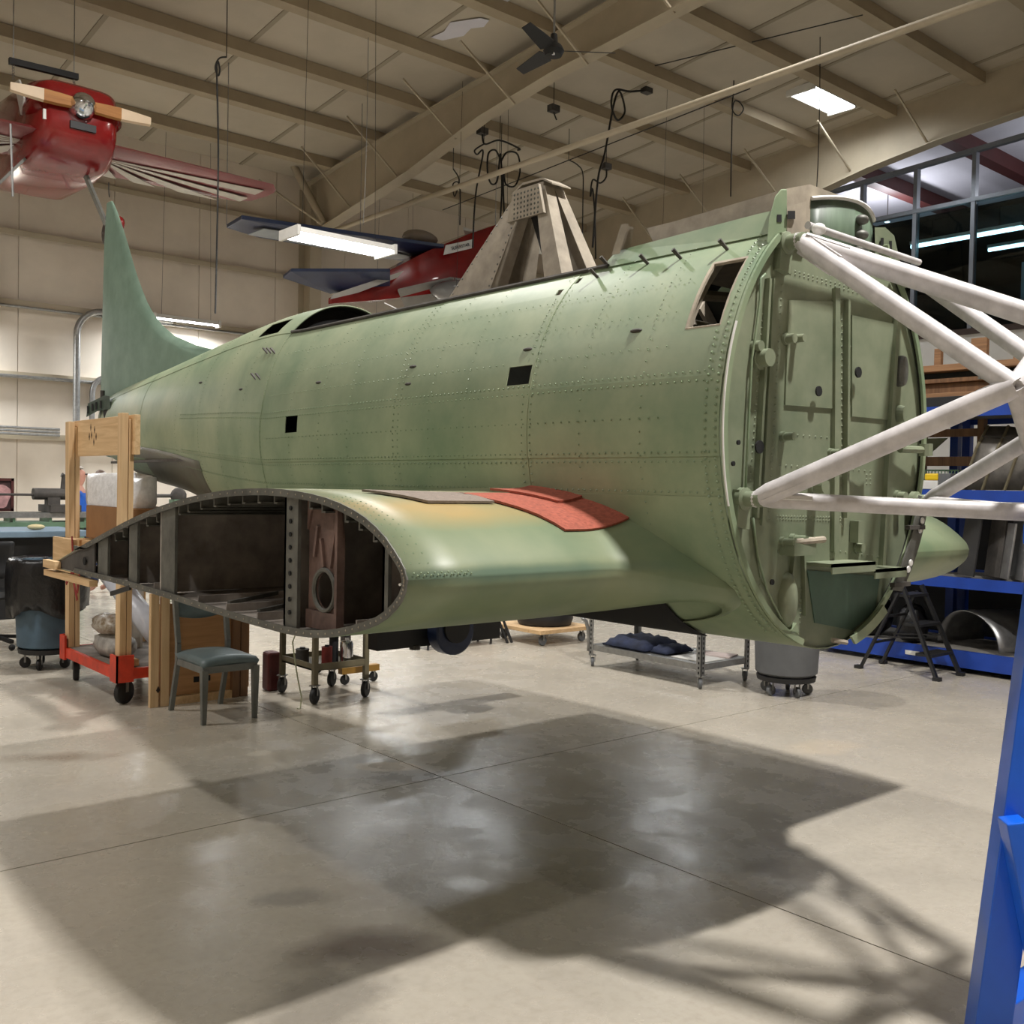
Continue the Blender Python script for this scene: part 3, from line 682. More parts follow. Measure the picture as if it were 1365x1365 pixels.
for (x, y) in ((1200, 702), (1180, 777)):
    p = fwp(x, y, .05); MB().b2((p.x - .06, 1.94, p.z - .008), (p.x + .06, 1.96, p.z + .008)).build('edge_clip', M_dark, fw)
# firewall rivets
m = MB(); fn_ = Vector((0, -1, 0))
def frow(a, b, n):
    for t in frange(0, 1, n): rivet(m, fwp(a[0] + (b[0] - a[0]) * t, a[1] + (b[1] - a[1]) * t, .001 if True else 0), fn_, .0055)
for a, b, n in (((1048, 358), (1190, 400), 24), ((1048, 362), (1190, 405), 24), ((1040, 445), (1108, 457), 9), ((1134, 462), (1188, 475), 8), ((1040, 578), (1110, 584), 9), ((1040, 620), (1160, 628), 16), ((1036, 688), (1120, 690), 22), ((1036, 692), (1120, 694), 22), ((1036, 380), (1012, 780), 46), ((1042, 380), (1024, 700), 34), ((1122, 400), (1122, 700), 34), ((1018, 400), (1000, 640), 26),
                ((1068, 780), (1066, 830), 8), ((1120, 735), (1170, 742), 7), ((1155, 633), (1155, 645), 2), ((1160, 633), (1160, 645), 2)):
    frow(a, b, n)
tag(m.build('firewall_rivets', M_fire, fw, fix=False), kind='stuff')

# ---- nose coaming: angled green side skirts, tan gun-trough box, end plates
for side in (-1, 1):
    c = []
    for (y, z0, z1) in ((2.0, 2.455, 2.545), (2.1, 2.455, 2.545), (2.75, 2.455, 2.525), (2.83, 2.45, 2.465)):
        a = skin(y, ang_z(y, z0), side, .006); c.append([a, Vector((XC + side * (abs(a.x - XC) - .035), y, z1))])
    m = MB(); m.add([v for r in c for v in r], [(2 * i, 2 * i + 1, 2 * i + 3, 2 * i + 2) for i in range(3)]).build('coaming_skirt', M_green, AC, solid=.012)
m = MB()
def trough(y, z): return [Vector((XC + s * w_, y, zz)) for s, w_, zz in ((-1, .27, 2.42), (-1, .24, z), (-.4, .24, z + .045), (.4, .24, z + .045), (1, .24, z), (1, .27, 2.42))]
m.rings([trough(2.06, 2.645), trough(2.56, 2.625)], True, True).build('coaming_box', M_tan, AC)
m = MB(); m.add([Vector((XC - .27, 2.55, 2.42)), Vector((XC - .24, 2.56, 2.625)), Vector((XC - .24, 2.70, 2.625)), Vector((XC - .1, 2.56, 2.67)), Vector((XC + .0, 2.68, 2.65)), Vector((XC + .24, 2.56, 2.625)), Vector((XC + .24, 2.66, 2.625))], [(0, 1, 2), (1, 3, 4, 2), (3, 5, 6, 4)]).build('coaming_nose', M_tan, AC, solid=.008)
# corner horn plate in front of the coaming
hp = [(1022, 325), (1025, 292), (1033, 262), (1041, 252), (1049, 252), (1049, 300), (1047, 325)]
MB().prism(hp, lambda q, a: px(q[0], q[1], Y=a), 2.0, 2.03).build('horn_plate', M_green, AC, bevel=.004)
# dark green curved rear plate between the horns
m = MB()
cols = []
for t in frange(-1, 1, 12):
    xx = XC + .12 + t * .21; cols.append([Vector((xx, 2.06 - .05 * (1 - t * t), 2.40)), Vector((xx, 2.06 - .05 * (1 - t * t), 2.638 + .022 * (1 - t * t)))])
m.add([v for c in cols for v in c], [(2 * i, 2 * i + 1, 2 * i + 3, 2 * i + 2) for i in range(12)]).build('curved_shroud', mat('streaked dark green shroud', S(84, 100, 82), 0.5, 0, 0.3, 10, 0.05, stretch=(1, 1, .15)), AC, smooth=True, solid=.012)
MB().tube([c[1] + Vector((0, -.004, .003)) for c in cols], .008, 6).build('shroud_lip', M_mwhite, AC)
for z in (2.6, 2.545, 2.49):
    MB().ball((XC + .15, 2.0, z), (.03, .025, .018), 10, 6).build('bulb_fitting', M_edge, AC, smooth=True)
for (xa, xb, ya, yb) in ((1050, 1060, 281, 292), (1036, 1042, 286, 296)):
    MB().prism([(xa, ya), (xb, ya), (xb, yb), (xa, yb)], lambda q, a: px(q[0], q[1], Y=a), 1.99 if xa > 1045 else 1.998, 1.996 if xa > 1045 else 2.0).build('slot', M_hole_shade, AC)
MB().prism([(1049, 276), (1075, 268), (1073, 335), (1049, 330)], lambda q, a: px(q[0], q[1], Y=a), 2.0, 2.02).build('coaming_front', M_tan, AC)
# right horn: ribbed bracket
rb = [(1166, 303), (1180, 303), (1192, 314), (1200, 350), (1190, 353), (1167, 350)]
rbo = MB().prism(rb, lambda q, a: px(q[0], q[1], Y=a), 2.03, 2.05).build('rear_horn', M_fire, AC)
for (x, y) in ((1176, 326), (1187, 330)):
    MB().prism([(x - 2, y - 9), (x + 2, y - 9), (x + 2, y + 7), (x - 2, y + 7)], lambda q, a: px(q[0], q[1], Y=a), 2.022, 2.026).build('slot', M_black, rbo)
# windscreen stub post
for (x0, x1, y0, y1, m_) in ((817, 836, 300, 338, M_tan), ):
    MB().prism([(815, 340), (828, 299), (838, 298), (826, 338)], lambda q, a: px(q[0], q[1], X=a), XC - .40, XC - .37).build('windscreen_post', m_, AC)
    MB().prism([(828, 333), (837, 301), (845, 303), (840, 335)], lambda q, a: px(q[0], q[1], X=a), XC - .35, XC - .32).build('windscreen_post', m_, AC)
# rollover pylon in the cockpit: boxed legs with riveted gusset
PY = [(-.13, 3.52), (.13, 3.52)]
apex = Vector((XC, 3.57, 3.05))
py_ = MB().b2((XC - .06, 3.51, 2.97), (XC + .06, 3.69, 3.02)).build('pylon_cap', M_tan, AC)
def leg(p0, p1, w0, w1, d0, d1):
    m = MB(); p0, p1 = Vector(p0), Vector(p1)
    r0 = [p0 + Vector(v) for v in ((-d0, -w0, 0), (d0, -w0, 0), (d0, w0, 0), (-d0, w0, 0))]; r1 = [p1 + Vector(v) for v in ((-d1, -w1, 0), (d1, -w1, 0), (d1, w1, 0), (-d1, w1, 0))]
    return m.rings([r0, r1], True, True).build('pylon_leg', M_tan, py_)
leg((XC - .12, 4.12, 2.30), (XC - .03, 3.665, 3.0), .235, .04, .06, .03)
leg((XC + .14, 4.12, 2.30), (XC + .03, 3.665, 3.0), .235, .04, .05, .03)
leg((XC - .12, 3.26, 2.30), (XC - .03, 3.535, 3.0), .07, .035, .045, .03)
leg((XC + .14, 3.26, 2.30), (XC + .03, 3.535, 3.0), .07, .035, .045, .03)
gp = MB().prism([(3.46, 2.86), (3.50, 3.0), (3.68, 3.0), (3.72, 2.86)], lambda q, a: Vector((a, q[0], q[1])), XC - .10, XC - .085).build('gusset', M_tan, py_)
m = MB()
for i in range(8):
    for j in range(6):
        yy = 3.50 + .024 * i; zz = 2.87 + .022 * j; rivet(m, Vector((XC - .101, yy, zz)), Vector((-1, 0, 0)), .007)
for i in range(22):
    t = i / 21
    for s_ in (-1, 1):
        p0 = Vector((XC - .18, 4.12 + s_ * .215, 2.3)); p1 = Vector((XC - .06, 3.665 + s_ * .03, 3.0)); rivet(m, p0.lerp(p1, t) + Vector((-.002, 0, 0)), Vector((-1, 0, .1)), .006)
tag(m.build('pylon_rivets', M_edge, py_, fix=False), kind='stuff')
MB().prism([(3.45, 2.995), (3.52, 3.03), (3.66, 3.035), (3.74, 3.0), (3.74, 3.006), (3.66, 3.045), (3.52, 3.04), (3.45, 3.002)], lambda q, a: Vector((a, q[0], q[1])), XC - .06, XC + .06).build('top_plate', M_tan, py_)
MB().bar((XC - .2, 3.3, 2.5), (XC - .1, 3.95, 2.5), .04, .03).build('cross_member', M_tan, py_)
MB().bar((XC + .04, 3.40, 2.36), (XC + .0, 3.60, 2.9), .02, .09).build('back_sheet', M_black, py_)

# ---- tail fin with dorsal fillet, tail cone fittings
finp = [px(x, y, X=XC) for x, y in ((147, 263), (155, 278), (163, 300), (172, 330), (182, 365), (195, 400), (208, 424), (226, 444), (250, 457), (280, 465), (305, 470))]
fy = [(p.y, p.z) for p in finp]
te = [px(x, y, X=XC) for x, y in ((134, 545), (135, 480), (137, 400), (139, 320), (142, 275), (144, 266))]
poly = fy + [(7.0, 2.45), (9.3, 2.25)] + [(p.y, p.z) for p in te]
fin = MB()
# lens section: thickness varies along the chord, built as two lofted sheets
rows = []
for t in frange(0, 1, 16):
    z = 2.30 + (4.13 - 2.30) * t
    lead = interp(sorted([(p[1], p[0]) for p in fy] + [(2.2, 7.0)]), z); trail = interp(sorted([(p.z, p.y) for p in te]), z)
    rows.append((z, lead, max(trail, lead + .05)))
for side in (-1, 1):
    fin.grid(lambda r, s, side=side: Vector((XC + side * (.055 * (1 - .75 * (r[0] - 2.3) / 1.83)) * sqrt(max(0, 1 - (2 * s - .7) ** 2 / 1.69)) * (1 if s > 0 else 0), r[1] + (r[2] - r[1]) * s, r[0])), rows, frange(0, 1, 10))
fin.build('tail_fin', M_fin, AC, smooth=True)
# tail cone stub hidden rib with lightening holes
rbp = MB().prism([(115, 556), (117, 538), (139, 527), (146, 528), (148, 545), (130, 548)], lambda q, a: px(q[0], q[1], X=a), XC - .13, XC - .11).build('stabiliser_rib', mat('dark green rib', S(58, 74, 62), 0.6, 0, 0.15, 9), AC)
for (x, y) in ((117, 546), (123, 543), (128, 541), (134, 539)):
    MB().prism([(x - 1.2, y - 5), (x + 1.2, y - 5), (x + 1.2, y + 5), (x - 1.2, y + 5)], lambda q, a: px(q[0], q[1], X=a), XC - .135, XC - .131).build('lightening_hole', M_hole_shade, rbp)
MB().lathe((XC - .1, 9.2, 2.2), [(.09, 0), (.08, .02), (.001, .02)], 16, Matrix(((0, 0, -1), (0, 1, 0), (1, 0, 0)))).build('stabiliser_socket', M_black, AC)
MB().tube([(XC - .07, 9.45, 2.1), (XC - .07, 9.45, 2.4)], .02, 8).build('hinge_post', M_dark, AC)
# dark tail wheel fairing and stained belly panel
MB().ball((XC, 9.4, 1.95), (.06, .3, .16), 12, 8).build('tail_cone', M_fin, AC, smooth=True)
MB().b2((XC - .05, 7.0, 1.40), (XC + .05, 7.4, 1.46)).build('hook_fitting', M_dark, AC)
m = MB().grid(lambda y, a: skin(y, a, -1, .005), frange(6.45, 8.9, 20), frange(-1.5, -.35, 8)); m.build('belly_fairing', mat('dark stained belly panel', S(96, 98, 82), 0.55, 0, 0.35, 5, 0.05, col2=S(84, 76, 66)), AC, smooth=True, solid=.003)

# ---- wing centre section
AT = [(2.305, 1.335), (2.318, 1.365), (2.36, 1.405), (2.44, 1.462), (2.56, 1.512), (2.73, 1.55), (2.92, 1.57), (3.18, 1.577), (3.54, 1.56), (3.96, 1.51), (4.37, 1.435), (4.95, 1.30), (5.54, 1.15)]
AB = [(2.305, 1.335), (2.31, 1.30), (2.33, 1.27), (2.39, 1.222), (2.49, 1.178), (2.72, 1.122), (2.91, 1.102), (3.17, 1.10), (3.6, 1.108), (4.03, 1.12), (4.55, 1.128), (4.9, 1.13), (5.54, 1.13)]
def fillet(X):
    t = max(0, min(1, (X - 2.40) / .42)); return t * t * (3 - 2 * t)
def wing_pt(X, y, z, top, side=-1):
    t = fillet(X)
    le = max(0, 1 - (y - 2.305) / .95); te = max(0, (y - 4.2) / 1.4); fr = max(0, min(1, (y - 2.305) / .35)); fr = fr * fr * (3 - 2 * fr)
    y2 = y - .25 * t * le ** 2
    z2 = z - .07 * t * le ** 3 + ((.10 * t * t + .04 * t * te) * fr if top else -.03 * t * fr)
    return Vector((X if side < 0 else 2 * XC - X + .08 * (1.6 - X + 1.4), y2, z2))
def wing_top(x, y):
    yy = y
    for _ in range(12): yy = y + .25 * fillet(x) * max(0, 1 - (yy - 2.305) / .95) ** 2
    return wing_pt(x, yy, ztop(yy), True).z
def resample(tab, n):
    out = []
    L = [0]
    for (a, b), (c, d) in zip(tab, tab[1:]): L.append(L[-1] + sqrt((c - a) ** 2 + (d - b) ** 2))
    ty = [(l, p[0]) for l, p in zip(L, tab)]; tz = [(l, p[1]) for l, p in zip(L, tab)]
    for i in range(n + 1):
        s = L[-1] * (i / n) ** 1.7; out.append((smooth_tab(ty, s), smooth_tab(tz, s)))
    return out
RT_, RB_ = resample(AT, 30), resample(AB, 30)
M_wing = None
def wing_material():
    m = bpy.data.materials.new('worn wing paint'); m.use_nodes = True; nt = m.node_tree; b = nt.nodes['Principled BSDF']; N = nt.nodes.new; Lk = nt.links.new
    b.inputs['Roughness'].default_value = .45
    g = N('ShaderNodeNewGeometry'); n = N('ShaderNodeTexNoise'); n.inputs['Scale'].default_value = 3; n.inputs['Detail'].default_value = 10; Lk(g.outputs['Position'], n.inputs['Vector'])
    cr = N('ShaderNodeValToRGB'); cr.color_ramp.elements[0].position = .35; cr.color_ramp.elements[1].position = .68
    cr.color_ramp.elements[0].color = S(104, 120, 92); cr.color_ramp.elements[1].color = S(130, 138, 108); Lk(n.outputs['Fac'], cr.inputs[0])
    def patch(c, p, rx, ry, rz, col, amt):
        sub = N('ShaderNodeVectorMath'); sub.operation = 'SUBTRACT'; Lk(g.outputs['Position'], sub.inputs[0]); sub.inputs[1].default_value = p
        ml = N('ShaderNodeVectorMath'); ml.operation = 'MULTIPLY'; ml.inputs[1].default_value = (1 / rx, 1 / ry, 1 / rz); Lk(sub.outputs[0], ml.inputs[0])
        ln = N('ShaderNodeVectorMath'); ln.operation = 'LENGTH'; Lk(ml.outputs[0], ln.inputs[0])
        ad = N('ShaderNodeMath'); ad.operation = 'MULTIPLY_ADD'; Lk(n.outputs['Fac'], ad.inputs[0]); ad.inputs[1].default_value = 1.2; Lk(ln.outputs['Value'], ad.inputs[2])
        r = N('ShaderNodeMapRange'); Lk(ad.outputs[0], r.inputs[0]); r.inputs[1].default_value = 1.6; r.inputs[2].default_value = .9; r.inputs[3].default_value = 0; r.inputs[4].default_value = amt
        x = N('ShaderNodeMix'); x.data_type = 'RGBA'; Lk(r.outputs[0], x.inputs[0]); Lk(c, x.inputs[6]); x.inputs[7].default_value = col; return x.outputs[2]
    c = patch(cr.outputs[0], (1.9, 2.62, 1.52), .5, .2, .2, S(168, 142, 92), .85)
    c = patch(c, (2.2, 3.1, 1.57), .8, .5, .2, S(146, 138, 106), .6)
    c = patch(c, (2.0, 2.3, 1.34), .9, .12, .03, S(74, 100, 90), .6)
    Lk(c, b.inputs['Base Color'])
    return m
M_wing = wing_material()
def in_well(X, y): return ((X - 2.70) / .33) ** 2 + ((y - 3.2) / .875) ** 2 < 1
for side in (-1, 1):
    XS = [1.6, 1.8, 2.0, 2.2, 2.36] + frange(2.40, 3.0, 30)
    RT2, RB2 = resample(AT, 44), resample(AB, 60)
    cut_t = next(i for i, p in enumerate(RT2) if p[0] > 2.98); cut_b = next(i for i, p in enumerate(RB2) if p[0] > 2.98)
    def sheet(loop, tops, nm, off=0.0):
        n = len(loop); base = [wing_pt(X, p[0], p[1], tp, side) for X in XS for p, tp in zip(loop, tops)]; fs = []
        for i in range(len(XS) - 1):
            for j in range(n - 1):
                xm = (XS[i] + XS[i + 1]) / 2; ym = (loop[j][0] + loop[j + 1][0]) / 2
                if side < 0 and not tops[j] and in_well(xm, ym): continue
                fs.append((i * n + j, i * n + j + 1, (i + 1) * n + j + 1, (i + 1) * n + j))
        if side < 0 and not all(tops):          # pull the rim of the wheel well onto a smooth curve
            allf = {}
            for i in range(len(XS) - 1):
                for j in range(n - 1):
                    for v in (i * n + j, i * n + j + 1, (i + 1) * n + j + 1, (i + 1) * n + j): allf[v] = allf.get(v, 0) + 1
            have = {}
            for f_ in fs:
                for v in f_: have[v] = have.get(v, 0) + 1
            for v, c in have.items():
                if c < allf[v]:
                    X, p = XS[v // n], loop[v % n]; g = ((X - 2.70) / .33) ** 2 + ((p[0] - 3.2) / .875) ** 2
                    X2 = 2.70 + (X - 2.70) / sqrt(g); y2 = max(2.31, 3.2 + (p[0] - 3.2) / sqrt(g)); base[v] = wing_pt(X2, y2, interp(RB2, y2), False, side)
        ob = MB().add(base, fs)
        ob = ob.build(nm, [M_wing, M_inner], AC, smooth=True)
        md = ob.modifiers.new('thickness', 'SOLIDIFY'); md.thickness = .004; md.offset = -1; md.material_offset = 1; md.material_offset_rim = 0
        return ob
    nose = RB2[:cut_b + 1][::-1] + RT2[1:cut_t + 1]; nt_ = [False] * (cut_b + 1) + [True] * cut_t
    o1 = sheet(nose, nt_, 'wing_nose_skin'); o2 = sheet(RT2[cut_t:], [True] * (len(RT2) - cut_t), 'wing_upper_skin'); o3 = sheet(RB2[cut_b:], [False] * (len(RB2) - cut_b), 'wing_lower_skin')
    for ob, sg in ((o1, 1), (o2, 1), (o3, -1)):
        me = ob.data
        p = max(me.polygons, key=lambda q: q.center.z) if sg > 0 else me.polygons[len(me.polygons) // 2]
        if p.normal.z * sg < 0: me.flip_normals()
MB().grid(lambda y, a: skin(y, a, -1, .012), frange(2.42, 3.3, 16), frange(-1.34, -.88, 10)).build('wheel_well_shade_sheet', M_hole_shade, AC, smooth=True, solid=.004)  # black sheet over the belly paints the shade of the wheel well
# black plate paints the shade up inside the wheel well
MB().b2((2.44, 2.45, 1.24), (2.95, 3.1, 1.26)).build('wheel_well_shade_plate', M_hole_shade, AC)
# open stub end: edge flange, spars, rib plate, stringers
XE = 1.6
prof = RB_[::-1] + RT_[1:]
ctr = (3.3, 1.33)
def inset(p, d):
    i = prof.index(p); a = prof[max(0, i - 1)]; b = prof[min(len(prof) - 1, i + 1)]
    tx, tz = b[0] - a[0], b[1] - a[1]; L = sqrt(tx * tx + tz * tz) or 1; nx, nz = -tz / L, tx / L
    q = (p[0] + nx * d, p[1] + nz * d)
    if (q[0] - ctr[0]) ** 2 * .1 + (q[1] - ctr[1]) ** 2 > (p[0] - ctr[0]) ** 2 * .1 + (p[1] - ctr[1]) ** 2: q = (p[0] - nx * d, p[1] - nz * d)
    return q
keep = [p for p in prof if p[0] < 5.2]
o = [Vector((XE - .004, p[0], p[1])) for p in keep]; ii = [Vector((XE - .004, *inset(p, .024))) for p in keep]; n = len(o)
ef = MB().add(o + ii, [(i, i + 1, n + i + 1, n + i) for i in range(n - 1)]).build('stub_edge_flange', M_edge, AC, solid=.006)
m = MB()
for i, p in enumerate(keep):
    if i % 1 == 0 and i + 1 < len(keep):
        for t in (.0, .5):
            q = (p[0] + (keep[i + 1][0] - p[0]) * t, p[1] + (keep[i + 1][1] - p[1]) * t); r_ = inset(p, .012)
            d_ = (r_[0] - p[0], r_[1] - p[1]); rivet(m, Vector((XE - .006, q[0] + d_[0], q[1] + d_[1])), Vector((-1, 0, 0)), .004)
tag(m.build('flange_rivets', M_tan, ef, fix=False), kind='stuff')
def ztop(y): return interp(RT_, y)
def zbot(y): return interp(RB_, y)
def spar(ya, yb, m_, nm='spar', x0=XE + .01, x1=2.5, lip=True):
    b = MB(); ym = (ya + yb) / 2
    b.add([Vector((x, y, z)) for x in (x0, x1) for y, z in ((yb, zbot(yb) + .01), (yb, ztop(yb) - .01))], [(0, 1, 3, 2)])
    ob = b.build(nm, m_, AC, solid=.012)
    if lip:   # channel flange facing out
        MB().prism([(ya, zbot(ya) + .008), (yb, zbot(yb) + .008), (yb, ztop(yb) - .01), (ya, ztop(ya) - .01)], lambda q, a: Vector((a, q[0], q[1])), x0, x0 + .012).build('channel_flange', M_edge, ob)
    return ob
s1 = spar(2.95, 3.04, M_inner)
m = MB()
for i in range(9): m.lathe((XE + .008, 2.995, 1.17 + i * .043), [(.008, 0), (.008, .003), (.001, .003)], 8, Matrix(((0, 0, -1), (0, 1, 0), (1, 0, 0))))
tag(m.build('flange_holes', M_hole_shade, s1), kind='stuff')
spar(3.96, 4.10, M_inner); spar(4.37, 4.48, M_inner, x1=2.3); spar(4.74, 4.88, M_inner, x1=2.3)
spar(2.418, 2.448, M_inner, 'nose_web')
# rib plate with round hole beside the main spar
rp = MB(); cy, czz, rr = 2.835, 1.255, .062
y0_, y1_ = 2.735, 2.945; z0_, z1_ = 1.125, 1.54
ring = [(cy + rr * cos(2 * pi * k / 24), czz + rr * sin(2 * pi * k / 24)) for k in range(24)]
def toedge(k):
    a = 2 * pi * k / 24; c_, s_ = cos(a), sin(a)
    ts = []
    if c_ > 1e-6: ts.append((y1_ - cy) / c_)
    if c_ < -1e-6: ts.append((y0_ - cy) / c_)
    if s_ > 1e-6: ts.append((z1_ - czz) / s_)
    if s_ < -1e-6: ts.append((z0_ - czz) / s_)
    t = min(ts); return (cy + t * c_, czz + t * s_)
edge = [toedge(k) for k in range(24)]
rp.add([Vector((XE + .05, *p)) for p in ring] + [Vector((XE + .05, *p)) for p in edge], [(k, (k + 1) % 24, 24 + (k + 1) % 24, 24 + k) for k in range(24)])
# close the corners
cs = [(y1_, z1_), (y0_, z1_), (y0_, z0_), (y1_, z0_)]
for c_ in cs:
    es = sorted(edge, key=lambda e: (e[0] - c_[0]) ** 2 + (e[1] - c_[1]) ** 2)
    ey = [e for e in es if abs(e[0] - c_[0]) < 1e-5][:1]; ez = [e for e in es if abs(e[1] - c_[1]) < 1e-5][:1]
    if ey and ez: rp.add([Vector((XE + .05, *c_)), Vector((XE + .05, *ey[0])), Vector((XE + .05, *ez[0]))], [(0, 1, 2)])
rpo = rp.build('rib_plate', M_rust, AC, solid=.008)
MB().tube([Vector((XE + .045, cy + (rr + .004) * cos(2 * pi * k / 24), czz + (rr + .004) * sin(2 * pi * k / 24))) for k in range(25)], .008, 6).build('hole_lip', M_edge, rpo)
for (a, b) in (((2.84, 1.33), (2.86, 1.42)), ((2.80, 1.33), (2.76, 1.50)), ((2.9, 1.36), (2.88, 1.46))): MB().bar((XE + .045, *a), (XE + .045, *b), .01, .012).build('rib_bead', M_rust, rpo)
MB().b2((XE + .04, 2.735, 1.128), (XE + .052, 2.945, 1.185)).build('rib_foot', M_rust, rpo)
MB().b2((XE + .03, 2.735, 1.14), (XE + .05, 2.75, 1.53)).build('rib_edge', M_rust, rpo)
# zinc-primed plate near the nose, hidden bulkheads deeper in
MB().b2((1.86, 2.52, 1.345), (1.87, 2.66, 1.475)).build('primed_plate', M_zinc, AC)
MB().b2((1.75, 2.46, 1.30), (1.76, 2.52, 1.44)).build('primed_plate', M_zinc, AC)
for x_, m_ in ((2.38, M_inner),):
    inner = [p for p in prof if p[0] < 5.3]
    MB().add([Vector((x_, *inset(p, .006))) for p in inner], [tuple(range(len(inner)))]).build('inner_rib', m_, AC, solid=.01)
for zz in (1.22, 1.3, 1.38): MB().b2((2.355, 3.1, zz), (2.372, 3.95, zz + .012)).build('rib_bead', M_rust, AC)
# J stringers under the upper skin
for y in (2.5, 2.58, 2.66, 2.80, 2.88, 3.12, 3.24, 3.36, 3.48, 3.6, 3.72, 3.84, 3.93, 4.16, 4.27, 4.55, 4.65):
    z = ztop(y - .02) - .012 if y < 3 else ztop(y + .02) - .012
    MB().b2((XE + .012, y - .004, z - .035), (2.37, y + .004, z)).b2((XE + .012, y - .02, z - .006), (2.37, y + .02, z)).b2((XE + .012, y - .02, z - .04), (2.37, y + .004, z - .034)).build('stringer', M_edge, AC)
for y in (2.6, 3.25, 3.5, 3.75, 4.2):
    z = zbot(y) + .01
    MB().b2((XE + .02, y - .004, z), (2.37, y + .004, z + .03)).build('lower_stringer', M_inner, AC)
for (ya, yb) in ((3.15, 3.35), (3.4, 3.6), (3.65, 3.85), (4.15, 4.3)):
    MB().bar((XE + .1, ya, zbot(ya) + .02), (2.2, yb, zbot(yb) + .045), .015, .015).build('brace_strip', M_edge, AC)
MB().tube([(XE + .06, 2.36, 1.32), (XE - .01, 2.33, 1.32)], .004, 6).build('stub_pin', M_mwhite, AC)
# leading-edge rivet row and trailing-edge wood clamp
m = MB()
for i in range(18): rivet(m, wing_pt(1.62 + i * .012, 2.306, 1.345 if i % 2 else 1.352, True) + Vector((0, -.002, 0)), Vector((0, -1, 0)), .004)
for i in range(16):
    for j in range(3):
        y = 2.33 + .03 * i; rivet(m, Vector((1.625 + .03 * j, y, ztop(y) + .001)), Vector((0, -.4, .9)), .004)
tag(m.build('wing_rivets', M_rivet, AC, fix=False), kind='stuff')
MB().b2((1.58, 4.9, 1.085), (1.62, 5.62, 1.115)).build('trailing_edge_strip', M_pinex, AC)
MB().b2((1.57, 5.40, 1.13), (1.60, 5.60, 1.17)).build('trailing_edge_strip', M_pinex, AC)
MB().add([Vector((XE + .004, *p)) for p in ((4.9, 1.135), (5.5, 1.135), (5.45, 1.165), (4.9, 1.29))], [(0, 1, 2, 3)]).build('trailing_edge_web', M_dark, AC, solid=.006)
for y in (5.02,): MB().lathe((XE - .003, y, 1.2), [(.02, 0), (.02, .003), (.001, .003)], 12, Matrix(((0, 0, -1), (0, 1, 0), (1, 0, 0)))).build('web_hole', M_hole_shade, AC)
# torn strip under the trailing edge
MB().bar((1.6, 4.42, 1.125), (1.6, 4.66, 1.075), .01, .02).build('torn_strip', M_black, AC)

# ---- engine mount truss
em = MB()
TL, TR, BL, BR = Vector((2.885, 1.94, 2.43)), Vector((3.66, 1.94, 2.43)), Vector((2.69, 1.94, 1.575)), Vector((3.80, 1.94, 1.575))
A_, D_, B_, C_ = Vector((2.93, 1.25, 1.91)), Vector((3.51, 1.25, 1.91)), Vector((3.22, 1.25, 2.12)), Vector((3.22, 1.25, 1.55))
emr = MB().tube([A_, B_, D_, C_, A_], .028, 10).build('engine_mount_ring', M_mount, AC, autos=50)
for a, b, r in ((TL, A_, .031), (TL, B_, .034), (TR, B_, .03), (TR, D_, .03), (BL, A_, .034), (BL, C_, .027), (BR, D_, .03), (BR, C_, .022)):
    MB().tube([a, a.lerp(b, .06), a.lerp(b, .1), b], [r * .75, r * 1.02, r, r], 14).build('mount_tube', M_mount, emr, autos=50)
MB().tube([TL + Vector((.05, .0, .06)), TR + Vector((.02, 0, .055))], .013, 8).build('cross_tube', M_mount, emr, autos=50)
MB().ball(TL + Vector((.07, -.03, .045)), (.03, .022, .02), 10, 7).build('weld_knuckle', M_mwhite, emr, smooth=True)
for p in (TL, TR, BL, BR):
    MB().lathe(p + Vector((0, .06, 0)), [(.038, 0), (.038, .02), (.026, .025), (.026, .08), (.001, .085)], 14, Matrix(((1, 0, 0), (0, 0, -1), (0, 1, 0)))).build('mount_fitting', M_fire, emr, autos=40)
    MB().ball(p, .027, 10, 7).build('mount_lug', M_mount, emr, smooth=True)
for a, b in ((TL, A_), (TL, B_), (BL, A_), (BL, C_)):
    d = (b - a).normalized(); s_ = a + d * .05
    MB().bar(a + d * .02, a + d * .17, .012, .07, up=(0, -1, .2)).build('weld_gusset', M_mwhite if b is C_ else M_mount, emr)
for p, q in ((A_, Vector((3.0, 1.25, 1.98))), (A_, Vector((3.0, 1.25, 1.80)))):
    MB().prism([(-.05, 0), (.0, .04), (.07, .035), (.05, -.04)], lambda u, a, p=p, q=q: p.lerp(q, .55) + Vector((u[0] * .6, a, u[1])), -.045, -.03).build('ring_plate', M_mwhite if q.z > 1.95 else M_mount, emr)
for p in (TL, BL):
    MB().prism([(-.035, -.09), (.03, -.1), (.035, .02), (-.03, .03)], lambda u, a, p=p: Vector((p.x + u[0], a, p.z + u[1])), 1.985, 2.01).build('attach_plate', M_fire, emr)
